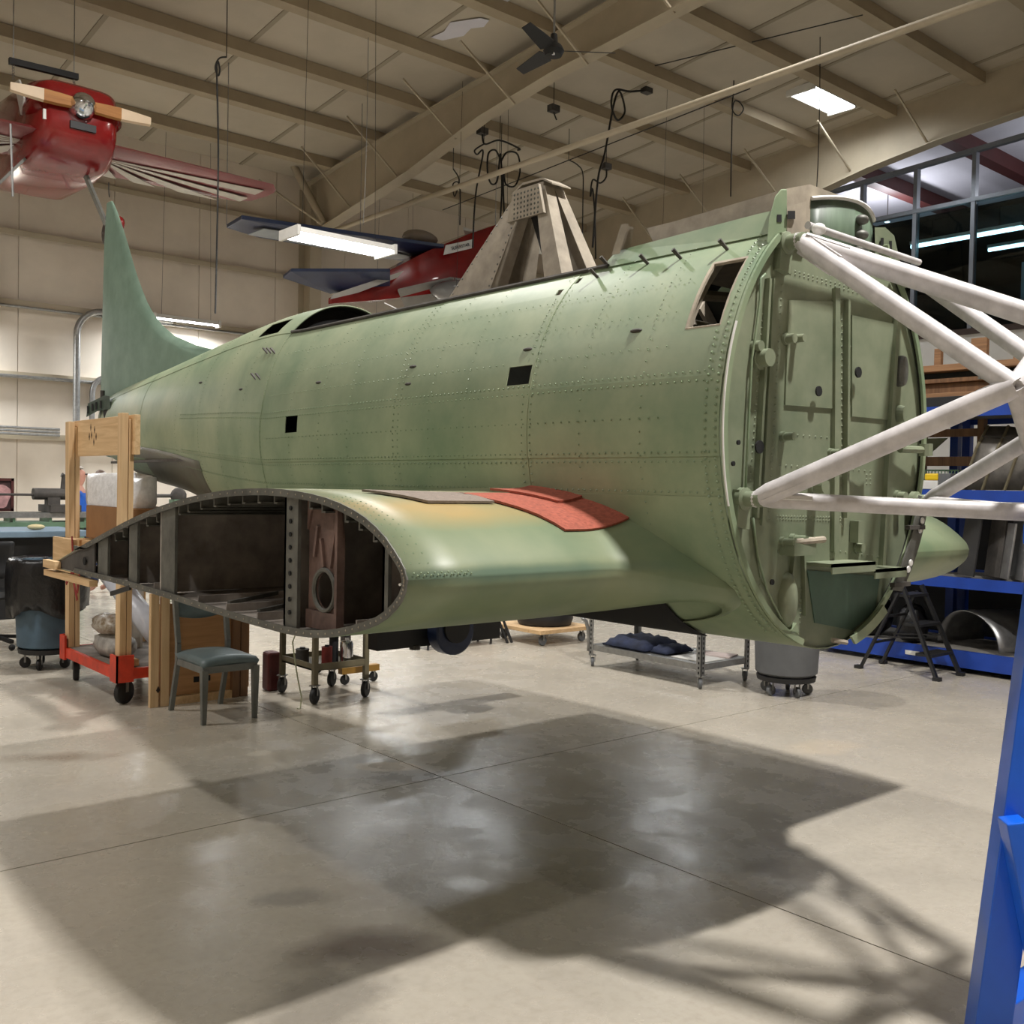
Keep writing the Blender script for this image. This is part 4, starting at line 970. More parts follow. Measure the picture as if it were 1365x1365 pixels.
# landing-edge of the far stub shows its bead line
# ---- loose rubber mats on the wing
def rubber(pts, m_, name, label, nu=12, nv=12, lift=.004, th=.008):
    (a, b, c, d) = [Vector((p[0], p[1], 0)) for p in pts]
    def fn(u, v):
        q = a.lerp(b, u).lerp(d.lerp(c, u), v); return Vector((q.x, q.y, wing_top(q.x, q.y) + lift + th))
    mm = MB().grid(fn, frange(0, 1, nu), frange(0, 1, nv)); ob = mm.build(name, m_, None, fix=True)
    if ob.data.polygons[0].normal.z < 0: ob.data.flip_normals()
    md = ob.modifiers.new('thickness', 'SOLIDIFY'); md.thickness = th; md.offset = -1
    return tag(ob, label, 'mat')
rubber([(2.31, 2.42), (2.63, 2.42), (2.57, 2.86), (2.16, 2.83)], M_red_mat, 'rubber_mat', 'larger brick red rubber mat laid over the wing root leading edge')
rubber([(2.47, 2.63), (2.63, 2.63), (2.62, 2.90), (2.40, 2.93)], M_red_mat, 'rubber_mat', 'smaller red rubber mat overlapping behind the larger one', lift=.014)
rubber([(1.92, 2.66), (2.20, 2.66), (2.20, 2.84), (1.82, 2.90)], M_grey_mat, 'rubber_mat', 'grey brown rubber mat on the wing left of the red mats')
# ------------------------------------------------------------------ things on the floor
def caster(c, r, wdt, t, m=None, rz=0.0, nm='caster', hgt=None):
    """a wheel in a fork under point c (c = centre of wheel)"""
    c = Vector(c); M = Matrix.Rotation(rz, 3, 'Z') @ Matrix(((1, 0, 0), (0, 0, 1), (0, -1, 0)))
    w_ = MB().lathe(c, [(.002, -wdt / 2), (r * .9, -wdt / 2), (r, -wdt / 2 + .006), (r, wdt / 2 - .006), (r * .9, wdt / 2), (.002, wdt / 2)], 18, M).build(nm, m or M_black, t, autos=40)
    ax = Matrix.Rotation(rz, 3, 'Z') @ Vector((0, 1, 0)); tp = hgt if hgt else c.z + r * 1.25
    for s in (-1, 1):
        MB().bar(c + ax * s * (wdt / 2 + .006), Vector((c.x, c.y, tp)) + ax * s * (wdt / 2 + .006), .004 + r * .25, .006, up=ax).build('fork', M_steel, w_)
    MB().box((c.x, c.y, tp + .004), (wdt + .03, wdt + .03, .008), rz).build('swivel_plate', M_steel, w_)
    return w_

# --- blue-grey waste bin with liner, on a dolly
p = Vector((2.56, 8.98, 0))
t = thing('waste_bin', p, 'blue grey round waste bin with black liner at far left', 'bin')
prof = [(.20, .17), (.235, .19), (.27, .86), (.285, .87), (.29, .90), (.275, .905), (.262, .88), (.225, .2), (.01, .2)]
MB().lathe(p, prof, 32).build('bin_body', M_bluegrey, t, autos=40)
M_liner = mat('black bin liner', S(17, 17, 19), 0.28, 0, 0.3, 14, 0.5)
n = 40; rings = []
for (r, z, a) in ((.262, .75, .0), (.272, .9, .003), (.297, .925, .004), (.312, .89, .008), (.318, .74, .012), (.312, .56, .012), (.30, .47, .02)):
    rings.append([p + Vector(((r + a * sin(k * 2.7) + a * .6 * sin(k * 5.3)) * cos(2 * pi * k / n), (r + a * sin(k * 2.7) + a * .6 * sin(k * 5.3)) * sin(2 * pi * k / n), z + (a * 2.2 * sin(k * .55) if z < .6 else 0))) for k in range(n)])
MB().rings(rings, True, False).build('bin_liner', M_liner, t, smooth=True, solid=.004)
MB().lathe(p, [(.01, .13), (.225, .13), (.23, .17), (.2, .175), (.01, .17)], 28).build('dolly', M_black, t, autos=40)
for k in range(5): a = 2 * pi * k / 5 + .3; caster(p + Vector((.17 * cos(a), .17 * sin(a), .045)), .045, .03, t, rz=a, hgt=.13)
# --- grey bin under the nose
p = Vector((6.86, 4.62, 0))
t = thing('waste_bin', p, 'dark grey round bin standing below the aircraft nose', 'bin')
MB().lathe(p, [(.01, .16), (.215, .16), (.24, .18), (.268, .80), (.285, .81), (.288, .84), (.27, .845), (.258, .82), (.225, .19), (.01, .19)], 32).build('bin_body', M_grey, t, autos=40)
MB().b2(p + Vector((-.26, -.27, .76)), p + Vector((-.2, -.2, .8))).build('bin_handle', M_grey, t)
MB().lathe(p, [(.01, .115), (.225, .115), (.232, .15), (.2, .165), (.01, .16)], 28).build('dolly', M_black, t, autos=40)
for k in range(5): a = 2 * pi * k / 5 + .5; caster(p + Vector((.17 * cos(a), .17 * sin(a), .042)), .042, .03, t, M_grey, rz=a, hgt=.115)

# --- red cart with timber frame
cx0, cx1, cy0, cy1 = 2.50, 3.14, 7.12, 8.34
t = thing('timber_frame_cart', ((cx0 + cx1) / 2, (cy0 + cy1) / 2, 0), 'red platform cart carrying a tall pine timber frame', 'cart')
MB().b2((cx0 + .02, cy0 + .02, .235), (cx1 - .02, cy1 - .02, .262)).build('platform', mat('worn grey plywood deck', S(120, 112, 104), 0.8, 0, 0.2, 8), t)
for (a, b) in (((cx0, cy0), (cx0, cy1)), ((cx1, cy0), (cx1, cy1)), ((cx0, cy0), (cx1, cy0)), ((cx0, cy1), (cx1, cy1))):
    MB().bar((a[0], a[1], .225), (b[0], b[1], .225), .03, .075).build('edge_rail', M_redcart, t)
for x in (cx0, cx1):
    for y in (cy0, cy1):
        sx = 1 if x == cx0 else -1; sy = 1 if y == cy0 else -1
        MB().b2((x - .025 * sx, y - .025 * sy, .17), (x + .1 * sx, y - .01 * sy, .36)).b2((x - .025 * sx, y - .025 * sy, .17), (x - .01 * sx, y + .1 * sy, .36)).build('corner_bracket', M_redcart, t)
        caster((x + .07 * sx, y + .08 * sy, .085), .085, .045, t, rz=.5 if y == cy0 else 1.3, hgt=.185)
lean = .02
for (x, y, h, nm) in ((cx0 + .03, cy0 + .05, 2.06, 'post'), (cx0 + .03, cy1 - .05, 2.04, 'post'), (cx1 - .05, cy0 + .06, .78, 'post'), (cx1 - .05, cy1 - .06, .78, 'post')):
    MB().bar((x, y, .262), (x + (0 if h < 1 else -.0), y + (.0 if h < 1 else (.045 if y > 7.6 else -.01)), h), .09, .045 if h > 1 else .04, up=(1, 0, 0)).build(nm, M_pine, t, bevel=.003)
    if h > 1: MB().bar((x + .045, y, .262), (x + .045, y + (.045 if y > 7.6 else -.01), h - .04), .085, .036, up=(1, 0, 0)).build(nm, M_pine, t, bevel=.003)
hb = MB().b2((cx0 + .075, cy0 - .06, 1.77), (cx0 + .115, cy1 + .06, 2.05)).build('head_board', M_pinex, t, bevel=.003)
for (x, y) in ((121, 570), (126, 573), (122, 580), (128, 582), (125, 589), (119, 582)):
    q = px(x, y, X=cx0 + .074); m = MB(); m.prism([(-.012, 0), (0, .03), (.012, 0), (0, -.03)], lambda u, a, q=q: Vector((a, q.y + u[0], q.z + u[1])), cx0 + .0735, cx0 + .0755)
    m.build('burn_mark', mat('burnt wood', S(58, 36, 24), 0.8, 0, 0), hb)
MB().b2((cx0 - .055, cy1 - .38, .87), (cx0 - .02, cy1 + .12, 1.13)).build('lower_board', M_pinex, t, bevel=.003)
MB().b2((cx0 - .02, cy0 + .1, 1.05), (cx1 - .02, cy0 + .15, 1.13)).b2((cx0 + .06, cy0 + .1, 1.05), (cx0 + .1, cy1 - .08, 1.12)).b2((cx1 - .08, cy0 + .1, 1.05), (cx1 - .04, cy1 - .08, 1.12)).build('shelf_bearer', M_pinex, t)
for (x, y) in ((cx1 - .05, cy0 + .06), (cx1 - .05, cy1 - .06)): MB().bar((x, y, .78), (x, y, 1.12), .06, .04, up=(1, 0, 0)).build('post', M_pine, t)
MB().b2((cx0 + .0, cy1 - .22, 1.115), (cx1 - .02, cy1 - .16, 1.13)).build('shelf_bearer', M_pinex, t)
# straps
for (pts) in ([(96, 715), (97, 745), (98, 775), (103, 800)], [(88, 778), (95, 765), (100, 748)], [(103, 790), (106, 765), (108, 752)]):
    q = [px(x, y, X=cx0 - .06) for x, y in pts]; m = MB()
    for a, b in zip(q, q[1:]): m.bar(a, b, .028, .005, up=(1, 0, 0))
    m.build('strap', M_strap, t)
box = MB().b2((cx0 + .13, cy0 + .12, 1.133), (cx1 - .06, cy1 - .1, 1.385)).build('cardboard_box', M_card); tag(box, 'brown cardboard box on the shelf of the timber frame', 'box')
# wrapped bundle on the box
n = 20; rings = []; random.seed(3)
bx0, bx1, by0, by1 = cx0 + .14, cx1 - .26, cy0 + .2, cy1 + .08
for (z, s) in ((1.387, .96), (1.42, .97), (1.54, 1.0), (1.60, 1.0), (1.625, .9), (1.63, .45)):
    r_ = []
    for k in range(n):
        a = 2 * pi * k / n; c_, s_ = cos(a), sin(a); e = .35
        xx = (bx0 + bx1) / 2 + (bx1 - bx0) / 2 * s * math.copysign(abs(c_) ** e, c_); yy = (by0 + by1) / 2 + (by1 - by0) / 2 * s * math.copysign(abs(s_) ** e, s_)
        r_.append(Vector((xx + random.uniform(-.012, .0) * (1 if xx > 2.8 else -1), yy + random.uniform(-.01, .01), z + (random.uniform(-.025, .02) if z > 1.5 else 0))))
    rings.append(r_)
bd = MB().rings(rings).build('wrapped_bundle', M_plastic, None, autos=60); tag(bd, 'bundle wrapped in clear plastic on top of the cardboard box', 'bundle')
# contents of the cart
def roll(a, b, r, label, m_):
    t2 = thing('plastic_roll', (Vector(a).x, Vector(a).y, min(a[2], b[2])), label, 'roll')
    a, b = Vector(a), Vector(b)
    MB().tube([a, b], r, 20, False).build('roll_sheet', m_, t2, autos=40, solid=.008)
    MB().tube([a.lerp(b, -.01), a.lerp(b, .995)], r * .45, 14, False).build('roll_core', M_card, t2, autos=40, solid=.005)
    return t2
M_sheet = mat('white plastic sheet', S(200, 206, 218), 0.35, 0, 0.06, 9, 0.2)
roll((2.74, 8.02, .86), (2.88, 7.26, .39), .085, 'white roll of plastic sheet leaning on the red cart', M_sheet)
MB_ = MB().bar((2.93, 8.1, .28), (2.9, 8.0, .88), .3, .02, up=(1, .3, 0)); tag(MB_.build('foam_board', M_white), 'white foam board standing behind the plastic roll', 'board')
def bag(c, s, label, m_, seed, nm='parts_bag'):
    random.seed(seed); c = Vector(c); m = MB().ball((0, 0, 0), 1, 14, 9); vs = []
    for v in m.v:
        k = 1 + random.uniform(-.08, .08); q = Vector((math.copysign(abs(v.x) ** .75, v.x) * s[0] * k, math.copysign(abs(v.y) ** .75, v.y) * s[1] * k, v.z * s[2] * k)); q.z = max(q.z, -s[2] * .72); vs.append(c + q + Vector((0, 0, s[2] * .72)))
    m.v = vs; return tag(m.build(nm, m_, None, autos=70), label, 'bag')
bag((2.68, 7.72, .268), (.12, .26, .10), 'grey crumpled bag lying on the red cart', mat('grey bag plastic', S(156, 152, 146), 0.45, 0, 0.25, 12, 0.4), 5)
bag((2.65, 7.74, .44), (.11, .2, .08), 'clear bag of brass parts on top of the grey bag', mat('bagged brass parts', S(116, 94, 60), 0.3, 0.1, 0.6, 22, 0.5, col2=S(196, 192, 184)), 9)
tag(MB().b2((2.60, 7.16, .268), (2.66, 7.42, .315)).build('wood_offcut', M_pinex, None, bevel=.003), 'short pine offcut beside the front cart post', 'wood')
# coiled hose hanging behind
pts = []
for i in range(200):
    a = i * .55; tt = i / 199; pts.append(Vector((3.02 + .028 * cos(a), 7.22 + .028 * sin(a), .80 - .47 * tt)))
hs = MB().tube(pts, .006, 5).build('spring_hose', mat('cream hose', S(196, 184, 158), 0.5, 0, 0.05), None, smooth=True); tag(hs, 'cream coiled air hose hanging at the end of the cart', 'hose')

# --- plywood crate behind the chair
t = thing('plywood_crate', (3.06, 7.0, 0), 'open plywood crate with pine corner posts behind the chair', 'crate')
MB().b2((2.74, 6.985, .06), (3.42, 7.0, .72)).build('panel', M_ply, t)
for x in (2.66, 2.735, 3.27, 3.335):
    MB().b2((x, 6.945, 0), (x + .06, 6.984, .80 if x < 3 else .73)).build('corner_post', M_pine if x < 3 else M_brown, t, bevel=.003)
MB().b2((2.80, 6.95, 0), (3.28, 6.984, .055)).build('bottom_rail', M_pinex, t)
MB().b2((2.74, 7.0, .0), (3.42, 7.06, .06)).build('bottom_rail', M_pinex, t)
for q in (0, 1): MB().b2((2.99 + q * .085, 6.98, .14), (3.03 + q * .085, 6.9845, .18)).build('slot', M_hole_shade, t)
MB().prism([(2.70, .12), (2.715, .15), (2.73, .12), (2.715, .1)], lambda u, a: Vector((u[0], a, u[1])), 6.943, 6.945).build('knot', mat('dark knot', S(50, 36, 26), .8, 0, 0), t)

# --- grey vinyl chair
t = thing('vinyl_chair', (2.93, 6.52, 0), 'old grey chair with vinyl seat standing under the wing', 'chair')
fx0, fx1, fy_, ry_ = 2.755, 3.115, 6.27, 6.78
n = 6; m = MB()
seat = []
for i in frange(0, 1, 10):
    seat.append([Vector((fx0 - .02 + (fx1 - fx0 + .04) * j, 6.25 + .46 * i, .415 + .035 * sin(pi * min(1, max(0, j))) ** .6 * (.6 + .4 * sin(pi * i)) - (.02 if i == 0 else 0))) for j in frange(0, 1, 10)])
m.rings(seat, False, False); so_ = m.build('seat', M_vinyl, t, smooth=True, solid=.06)
if so_.data.polygons[0].normal.z < 0: so_.data.flip_normals()
MB().b2((fx0 - .01, 6.26, .335), (fx1 + .01, 6.275, .38)).b2((fx0 - .01, 6.7, .335), (fx1 + .01, 6.715, .38)).b2((fx0 - .012, 6.26, .335), (fx0 + .004, 6.71, .38)).b2((fx1 - .004, 6.26, .335), (fx1 + .012, 6.71, .38)).build('seat_frame', M_chairm, t)
for x in (fx0, fx1):
    s = -1 if x == fx0 else 1
    MB().rings([[Vector((x + a, fy_ + b, z)) for a, b in ((-w_, -w_), (w_, -w_), (w_, w_), (-w_, w_))] for z, w_ in ((0, .014), (.36, .022))]).build('leg', M_chairm, t)
    m = MB(); pp = [Vector((x, ry_ + .03, 0)), Vector((x, 6.70, .36)), Vector((x, 6.70, .48)), Vector((x, 6.78, .86))]
    for a, b, w_ in zip(pp, pp[1:], (.03, .036, .034)): m.bar(a, b, .03, w_, up=(0, 1, 0))
    m.build('leg', M_chairm, t)
m = MB(); rows = []
for i in frange(0, 1, 8):
    z = .66 + .2 * i; rows.append([Vector((fx0 + (fx1 - fx0) * j, 6.725 + .08 * (z - .48) / .38 + .035 * sin(pi * j) + .0, z + (-.03 * sin(pi * j) if i == 0 else 0))) for j in frange(0, 1, 8)])
m.rings(rows, False, False).build('backrest', M_vinyl, t, smooth=True, solid=.03)

# --- olive utility cart with shop bits
ux0, ux1, uy0, uy1 = 3.64, 4.10, 6.40, 6.92
t = thing('utility_cart', ((ux0 + ux1) / 2, (uy0 + uy1) / 2, 0), 'small olive metal utility cart on casters under the wing', 'cart')
for z in (.24, .62): MB().b2((ux0, uy0, z), (ux1, uy1, z + .012)).b2((ux0, uy0, z), (ux1, uy0 + .01, z + .05)).b2((ux0, uy1 - .01, z), (ux1, uy1, z + .05)).b2((ux0, uy0, z), (ux0 + .01, uy1, z + .05)).b2((ux1 - .01, uy0, z), (ux1, uy1, z + .05)).build('tray', M_oliv, t)
for x in (ux0 + .015, ux1 - .015):
    for y in (uy0 + .015, uy1 - .015):
        MB().b2((x - .018, y - .018, .13), (x + .018, y + .018, .68)).build('post', M_oliv, t)
        caster((x, y, .06), .06, .032, t, rz=.6, hgt=.13)
def can(c, r, h, label, m_, nm='can', cat='can', neck=True):
    c = Vector(c); pr = [(.002, 0), (r, 0), (r, h * .78), (r * .9, h * .84), (r * .35, h * .88), (r * .35, h), (.002, h)] if neck else [(.002, 0), (r, 0), (r * 1.03, .004), (r, .01), (r, h - .01), (r * 1.03, h - .004), (r, h), (.002, h - .004)]
    t2 = thing(nm, c, label, cat); MB().lathe(c, pr, 18).build('body', m_, t2, autos=40)
    MB().lathe(c + Vector((0, 0, h)), [(.002, .012), (r * .4, .012), (r * .42, 0), (.002, 0)], 12).build('cap', M_black, t2, autos=40)
    return t2
can((3.83, 6.55, .254), .04, .13, 'red can on the lower tray of the utility cart', mat('faded red can', S(120, 44, 38), .5, 0, .2, 20), neck=False)
can((3.98, 6.52, .254), .05, .19, 'silver metal can on the utility cart tray', M_chrome)
can((3.93, 6.62, .254), .035, .26, 'dark bottle behind the silver can', M_black, 'bottle', 'bottle')
can((3.72, 6.72, .254), .05, .1, 'squat dark tin at the back of the cart tray', M_dark, 'tin', 'tin', False)
tag(MB().b2((3.58, 6.98, .0), (3.68, 7.1, .30)).build('gas_bottle', mat('dark red box paint', S(78, 22, 20), .5, 0, .2, 9), None, bevel=.02), 'dark red metal box standing behind the utility cart', 'box')
cord = [px(x, y, Y=6.34) for x, y in ((402, 846), (394, 845), (390, 856), (393, 880), (397, 905), (402, 930), (400, 945), (396, 950))]
cord[-1].z = .004
tag(MB().tube(cord, .005, 6).build('thin_cable', mat('pale green cable', S(170, 172, 140), .5, 0, 0), None, smooth=True), 'thin pale cable dangling in front of the utility cart', 'cable')

# --- rolling stand with black arm and blue drum
bx = px(575, 850, Y=6.0)
t = thing('rolling_stand', (4.5, 6.6, 0), 'wheeled shop stand with black beam and blue drum under the wing', 'stand')
MB().b2((4.15, 6.86, .09), (4.5, 6.92, .14)).build('foot_beam', M_mustard, t); MB().b2((4.24, 6.92, .09), (4.30, 7.5, .14)).build('foot_beam', M_mustard, t)
for (x, y) in ((4.46, 6.89), (4.20, 6.90), (4.27, 7.45)): caster((x, y, .04), .04, .025, t, hgt=.09)
a = px(497, 848, Y=6.0); b = px(660, 842, Y=6.0)
zc_ = (a.z + b.z) / 2
MB().b2((a.x, 5.94, zc_ - .07), (b.x, 6.06, zc_ + .075)).build('beam', M_black, t)
MB().b2((4.24, 6.98, .14), (4.30, 7.04, zc_ + .02)).build('column', M_dark, t); MB().b2((4.24, 6.06, zc_ - .03), (4.30, 7.04, zc_ + .03)).build('column_arm', M_black, t)
MB().b2((a.x, 5.935, zc_ + .075), (a.x + .32, 6.06, zc_ + .082)).build('white_strip', M_white, t)
q = px(586, 838, Y=5.98); MB().lathe((q.x, 5.9, q.z), [(.002, .12), (.16, .12), (.17, .11), (.17, 0), (.16, -.01), (.002, -.01)], 28, Matrix(((1, 0, 0), (0, 0, -1), (0, 1, 0)))).build('drum', M_navy, t, autos=40)
MB().lathe((q.x, 5.78, q.z + .03), [(.002, .02), (.11, .02), (.11, 0), (.002, 0)], 24, Matrix(((1, 0, 0), (0, 0, -1), (0, 1, 0)))).build('drum_hub', M_black, t, autos=40)
q = px(553, 862, Y=5.96); MB().tube([q + Vector((.04, 0, .09)), q], .012, 8).build('clamp_screw', M_dark, t); MB().lathe(q + Vector((0, 0, -.02)), [(.002, 0), (.04, 0), (.04, .03), (.002, .035)], 12).build('clamp_knob', M_dark, t)
# low box on black legs further back
t = thing('low_bench', (6.4, 7.95, 0), 'low brown box on short black legs under the fuselage', 'bench')
MB().b2((6.14, 7.85, .07), (6.52, 8.1, .24)).build('box', M_card, t); MB().b2((5.7, 7.88, .1), (6.14, 8.08, .22)).build('black_case', M_black, t)
for (x, y) in ((6.16, 7.87), (6.5, 7.87), (5.74, 7.9), (5.74, 8.06), (6.5, 8.08)): MB().tube([(x, y, .1), (x - .02, y - .02, 0)], .012, 6).build('leg', M_black, t)
for dx in (0, .06): MB().tube([(6.56 + dx, 7.9, .35), (6.66 + dx, 7.8, 0)], .014, 6).build('leg', M_black, t)
MB().b2((6.5, 7.9, .32), (6.66, 8.06, .36)).build('black_case', M_black, t)

# --- wooden dolly with a tyre
t = thing('wooden_dolly', (7.1, 7.75, 0), 'wooden furniture dolly on casters below the fuselage', 'dolly')
for i in range(4): MB().b2((6.75, 7.4 + i * .19, .125), (7.5, 7.585 + i * .19, .165)).build('plank', M_pinex, t, bevel=.004)
for x in (6.85, 7.4):
    for y in (7.48, 8.08): caster((x, y, .05), .05, .03, t, M_grey, hgt=.118)
t = thing('wheel_and_tyre', (7.2, 7.75, .166), 'aircraft wheel with black tyre lying on the wooden dolly', 'wheel')
c = Vector((7.15, 7.78, .166))
MB().lathe(c, [(.2, .0), (.28, .01), (.3, .07), (.28, .14), (.2, .15), (.19, .07)], 28).build('tyre', M_black, t, autos=50)
MB().lathe(c, [(.002, .03), (.12, .03), (.185, .02), (.195, .07), (.185, .14), (.15, .12), (.05, .13), (.002, .13)], 24).build('hub', M_steel, t, autos=50)

# --- perforated steel rolling shelf
sx0, sx1, sy0, sy1 = 6.42, 7.05, 5.12, 6.38
t = thing('rolling_shelf', ((sx0 + sx1) / 2, (sy0 + sy1) / 2, 0), 'slotted steel rolling shelf under the aircraft belly', 'shelf')
for z in (.20, .72): MB().b2((sx0, sy0, z - .05), (sx1, sy1, z)).build('shelf_tray', M_steel, t)
sm = None
for x in (sx0, sx1):
    for y in (sy0, sy1):
        s = 1 if x == sx0 else -1; s2 = 1 if y == sy0 else -1
        po = MB().b2((x - .005 * s, y - .005 * s2, .1), (x + .045 * s, y + .0 * s2, .92)).b2((x - .005 * s, y - .005 * s2, .1), (x, y + .045 * s2, .92)).build('post', M_steel, t)
        m = MB()
        for i in range(20):
            z = .12 + i * .04; m.b2((x - .0065 * s, y + .012 * s2, z), (x - .006 * s, y + .026 * s2, z + .02)); m.b2((x + .012 * s, y - .0065 * s2, z), (x + .026 * s, y - .006 * s2, z + .02))
        tag(m.build('slots', M_hole_shade, po), kind='stuff')
        caster((x + .02 * s, y + .02 * s2, .042), .042, .028, t, M_grey, rz=.8, hgt=.1)
def cloth(lo, hi, label, m_, seed, nm='folded_cloth'):
    random.seed(seed); nx, ny = 10, 10; m = MB()
    def fn(u, v):
        e = min(u, 1 - u, v, 1 - v); h = hi[2] - lo[2]
        return Vector((lo[0] + (hi[0] - lo[0]) * u, lo[1] + (hi[1] - lo[1]) * v, lo[2] + h * (min(1, e * 5) ** .5 * (.8 + random.uniform(-.2, .2)) if e > 0 else .05)))
    ob = m.grid(fn, frange(0, 1, nx), frange(0, 1, ny)).build(nm, m_, None, smooth=True, fix=True)
    if ob.data.polygons[50].normal.z < 0: ob.data.flip_normals()
    md = ob.modifiers.new('t', 'SOLIDIFY'); md.thickness = .02; md.offset = 0
    return tag(ob, label, 'cloth')
M_denim = mat('dark blue fabric', S(34, 42, 66), .85, 0, .3, 12, .3)
cloth((6.45, 5.75, .212), (6.95, 6.25, .30), 'folded dark blue fabric at the back of the steel shelf', M_denim, 2)
cloth((6.5, 5.55, .212), (6.85, 5.73, .27), 'smaller dark blue cloth in front of the folded fabric', M_denim, 4)
tag(MB().b2((6.5, 5.16, .202), (6.78, 5.5, .208)).build('paper_sheet', M_white), 'loose white paper sheet at the front of the steel shelf', 'paper')
tag(MB().box((6.9, 5.34, .206), (.22, .3, .01), .3).build('paper_sheet', mat('pinkish paper', S(206, 190, 184), .8, 0, .03)), 'pinkish paper pad beside the white sheet on the shelf', 'paper')
tag(MB().tube([px(776, 824, Y=7.0), px(781, 828, Y=7.0), px(784, 838, Y=7.0), px(785, 850, Y=7.0), Vector((px(785, 850, Y=7.0).x, 7.0, .0))], .018, 8).build('bent_tube', M_steel, None, smooth=True), 'bent grey tube standing left of the steel shelf', 'tube')

# --- black step ladder
t = thing('step_ladder', (8.64, 4.5, 0), 'small black folding step ladder in front of the blue rack', 'ladder')
fl_, bl_ = [], []
for x, xt in ((8.42, 8.47), (8.85, 8.80)):
    MB().bar((x, 4.16, 0), (xt, 4.52, .78), .045, .025, up=(0, 1, .4)).build('front_rail', M_black, t)
    MB().bar((x + (.03 if x < 8.6 else -.03), 4.9, 0), (xt, 4.56, .72), .035, .02, up=(0, 1, -.4)).build('rear_leg', M_black, t)
    MB().b2((x - .03, 4.13, 0), (x + .03, 4.19, .03)).build('foot', M_black, t); MB().b2((x - .03, 4.87, 0), (x + .03, 4.93, .03)).build('foot', M_black, t)
for z in (.2, .45, .7):
    y = 4.16 + .36 * z / .78
    MB().b2((8.43 + .05 * z, y - .03, z - .012), (8.84 - .05 * z, y + .12, z + .012)).build('step', M_black, t)
for z in (.25, .5): MB().bar((8.45, 4.9 - .34 * z / .72, z), (8.82, 4.9 - .34 * z / .72, z), .02, .02).build('rear_brace', M_black, t)
MB().bar((8.47, 4.3, .35), (8.47, 4.78, .3), .012, .012).build('hinge_strut', M_black, t); MB().bar((8.80, 4.3, .35), (8.80, 4.78, .3), .012, .012).build('hinge_strut', M_black, t)

# --- blue pallet rack and what it holds
rx0, rx1, ry0, ry1 = 9.0, 10.1, 1.2, 6.2
t = thing('pallet_rack', ((rx0 + rx1) / 2, (ry0 + ry1) / 2, 0), 'blue steel pallet rack along the right side of the hall', 'rack')
for z, h in ((.2, .15), (.86, .1), (1.65, .1), (2.41, .1)):
    for x in (rx0, rx1): MB().b2((x - .025, ry0, z - h), (x + .025, ry1, z)).build('beam', M_blue, t)
    MB().b2((rx0 + .03, ry0 + .02, z - .05), (rx1 - .03, ry1 - .02, z - .02)).build('deck', mat('grey deck board', S(116, 112, 106), .8, 0, .15, 6), t)
for y in (ry0, 4.75, ry1):
    for x in (rx0 + (.85 if y == 4.75 else 0), rx1): MB().b2((x - .04, y - .04, 0), (x + .04, y + .04, 2.9)).build('upright', M_blue, t)
q = px(1216, 880, X=rx0 - .026); MB().b2((rx0 - .03, q.y - .07, .1), (rx0 - .026, q.y + .07, .14)).build('load_label', M_white, t)
q = px(1227, 549, X=rx0 - .026); MB().b2((rx0 - .03, q.y - .05, 2.34), (rx0 - .026, q.y + .04, 2.37)).build('load_label', M_white, t)
# curved cowl panels on the bottom deck
def cowl(c, r, L, a0, a1, rz, label, m_=None, th=.012):
    R = Matrix.Rotation(rz, 3, 'Z'); c = Vector(c)
    m = MB().grid(lambda u, a: c + R @ Vector((r * cos(a), (u - .5) * L * (1 - .1 * abs(cos(a))), r * sin(a) * .9)), frange(0, 1, 6), frange(a0, a1, 16))
    t2 = m.build('cowl_panel', m_ or M_alu, None, smooth=True); md = t2.modifiers.new('t', 'SOLIDIFY'); md.thickness = th
    tag(t2, label, 'panel'); return t2
for nm, o in (('a', cowl((9.48, 4.18, .205), .38, .62, .02, pi - .02, 1.2, 'curved grey cowl panel on the bottom rack deck behind the ladder')), ('b', cowl((9.5, 2.95, .205), .36, .5, .02, pi - .02, 1.9, 'dark curved cowl panel at the right end of the bottom deck', M_edge))):
    m = MB(); 
tag(MB().b2((10.35, 1.6, 0), (10.9, 5.7, 1.5)).build('covered_crate', M_black, None, bevel=.03), 'long black covered crate standing behind the blue rack', 'crate')
bag((9.4, 5.5, .2), (.26, .34, .3), 'black sack on the bottom deck left of the ladder', M_liner, 11, 'black_sack')
bag((9.24, 4.82, .2), (.14, .13, .2), 'smaller black sack behind the ladder legs', M_liner, 12, 'black_sack')
# upright sheets on the second deck
for i, (x, y, w_, h, rz, m_, lb) in enumerate(((9.22, 4.28, .3, .6, .9, M_black, 'black panel leaning at the left end of the second shelf'), (9.3, 4.08, .22, .62, 1.0, M_dark, 'dark narrow panel on the second rack shelf'), (9.18, 3.92, .16, .5, .8, M_alu, 'leftmost grey metal strip standing on the second shelf'), (9.16, 3.78, .14, .56, .85, M_alu, 'middle grey metal strip standing on the second shelf'), (9.2, 3.62, .2, .55, .9, M_white, 'white panel standing on the second rack shelf'), (9.5, 3.8, .6, .6, 1.2, M_grey, 'grey wide panel at the back of the second shelf'))):
    M_ = Matrix.Rotation(rz, 3, 'Z') @ Matrix.Rotation(.12, 3, 'X')
    o = MB().box((x, y, .865 + h / 2), (w_, .018, h), M=M_).build('sheet_metal', m_, None, bevel=.004); tag(o, lb, 'panel')
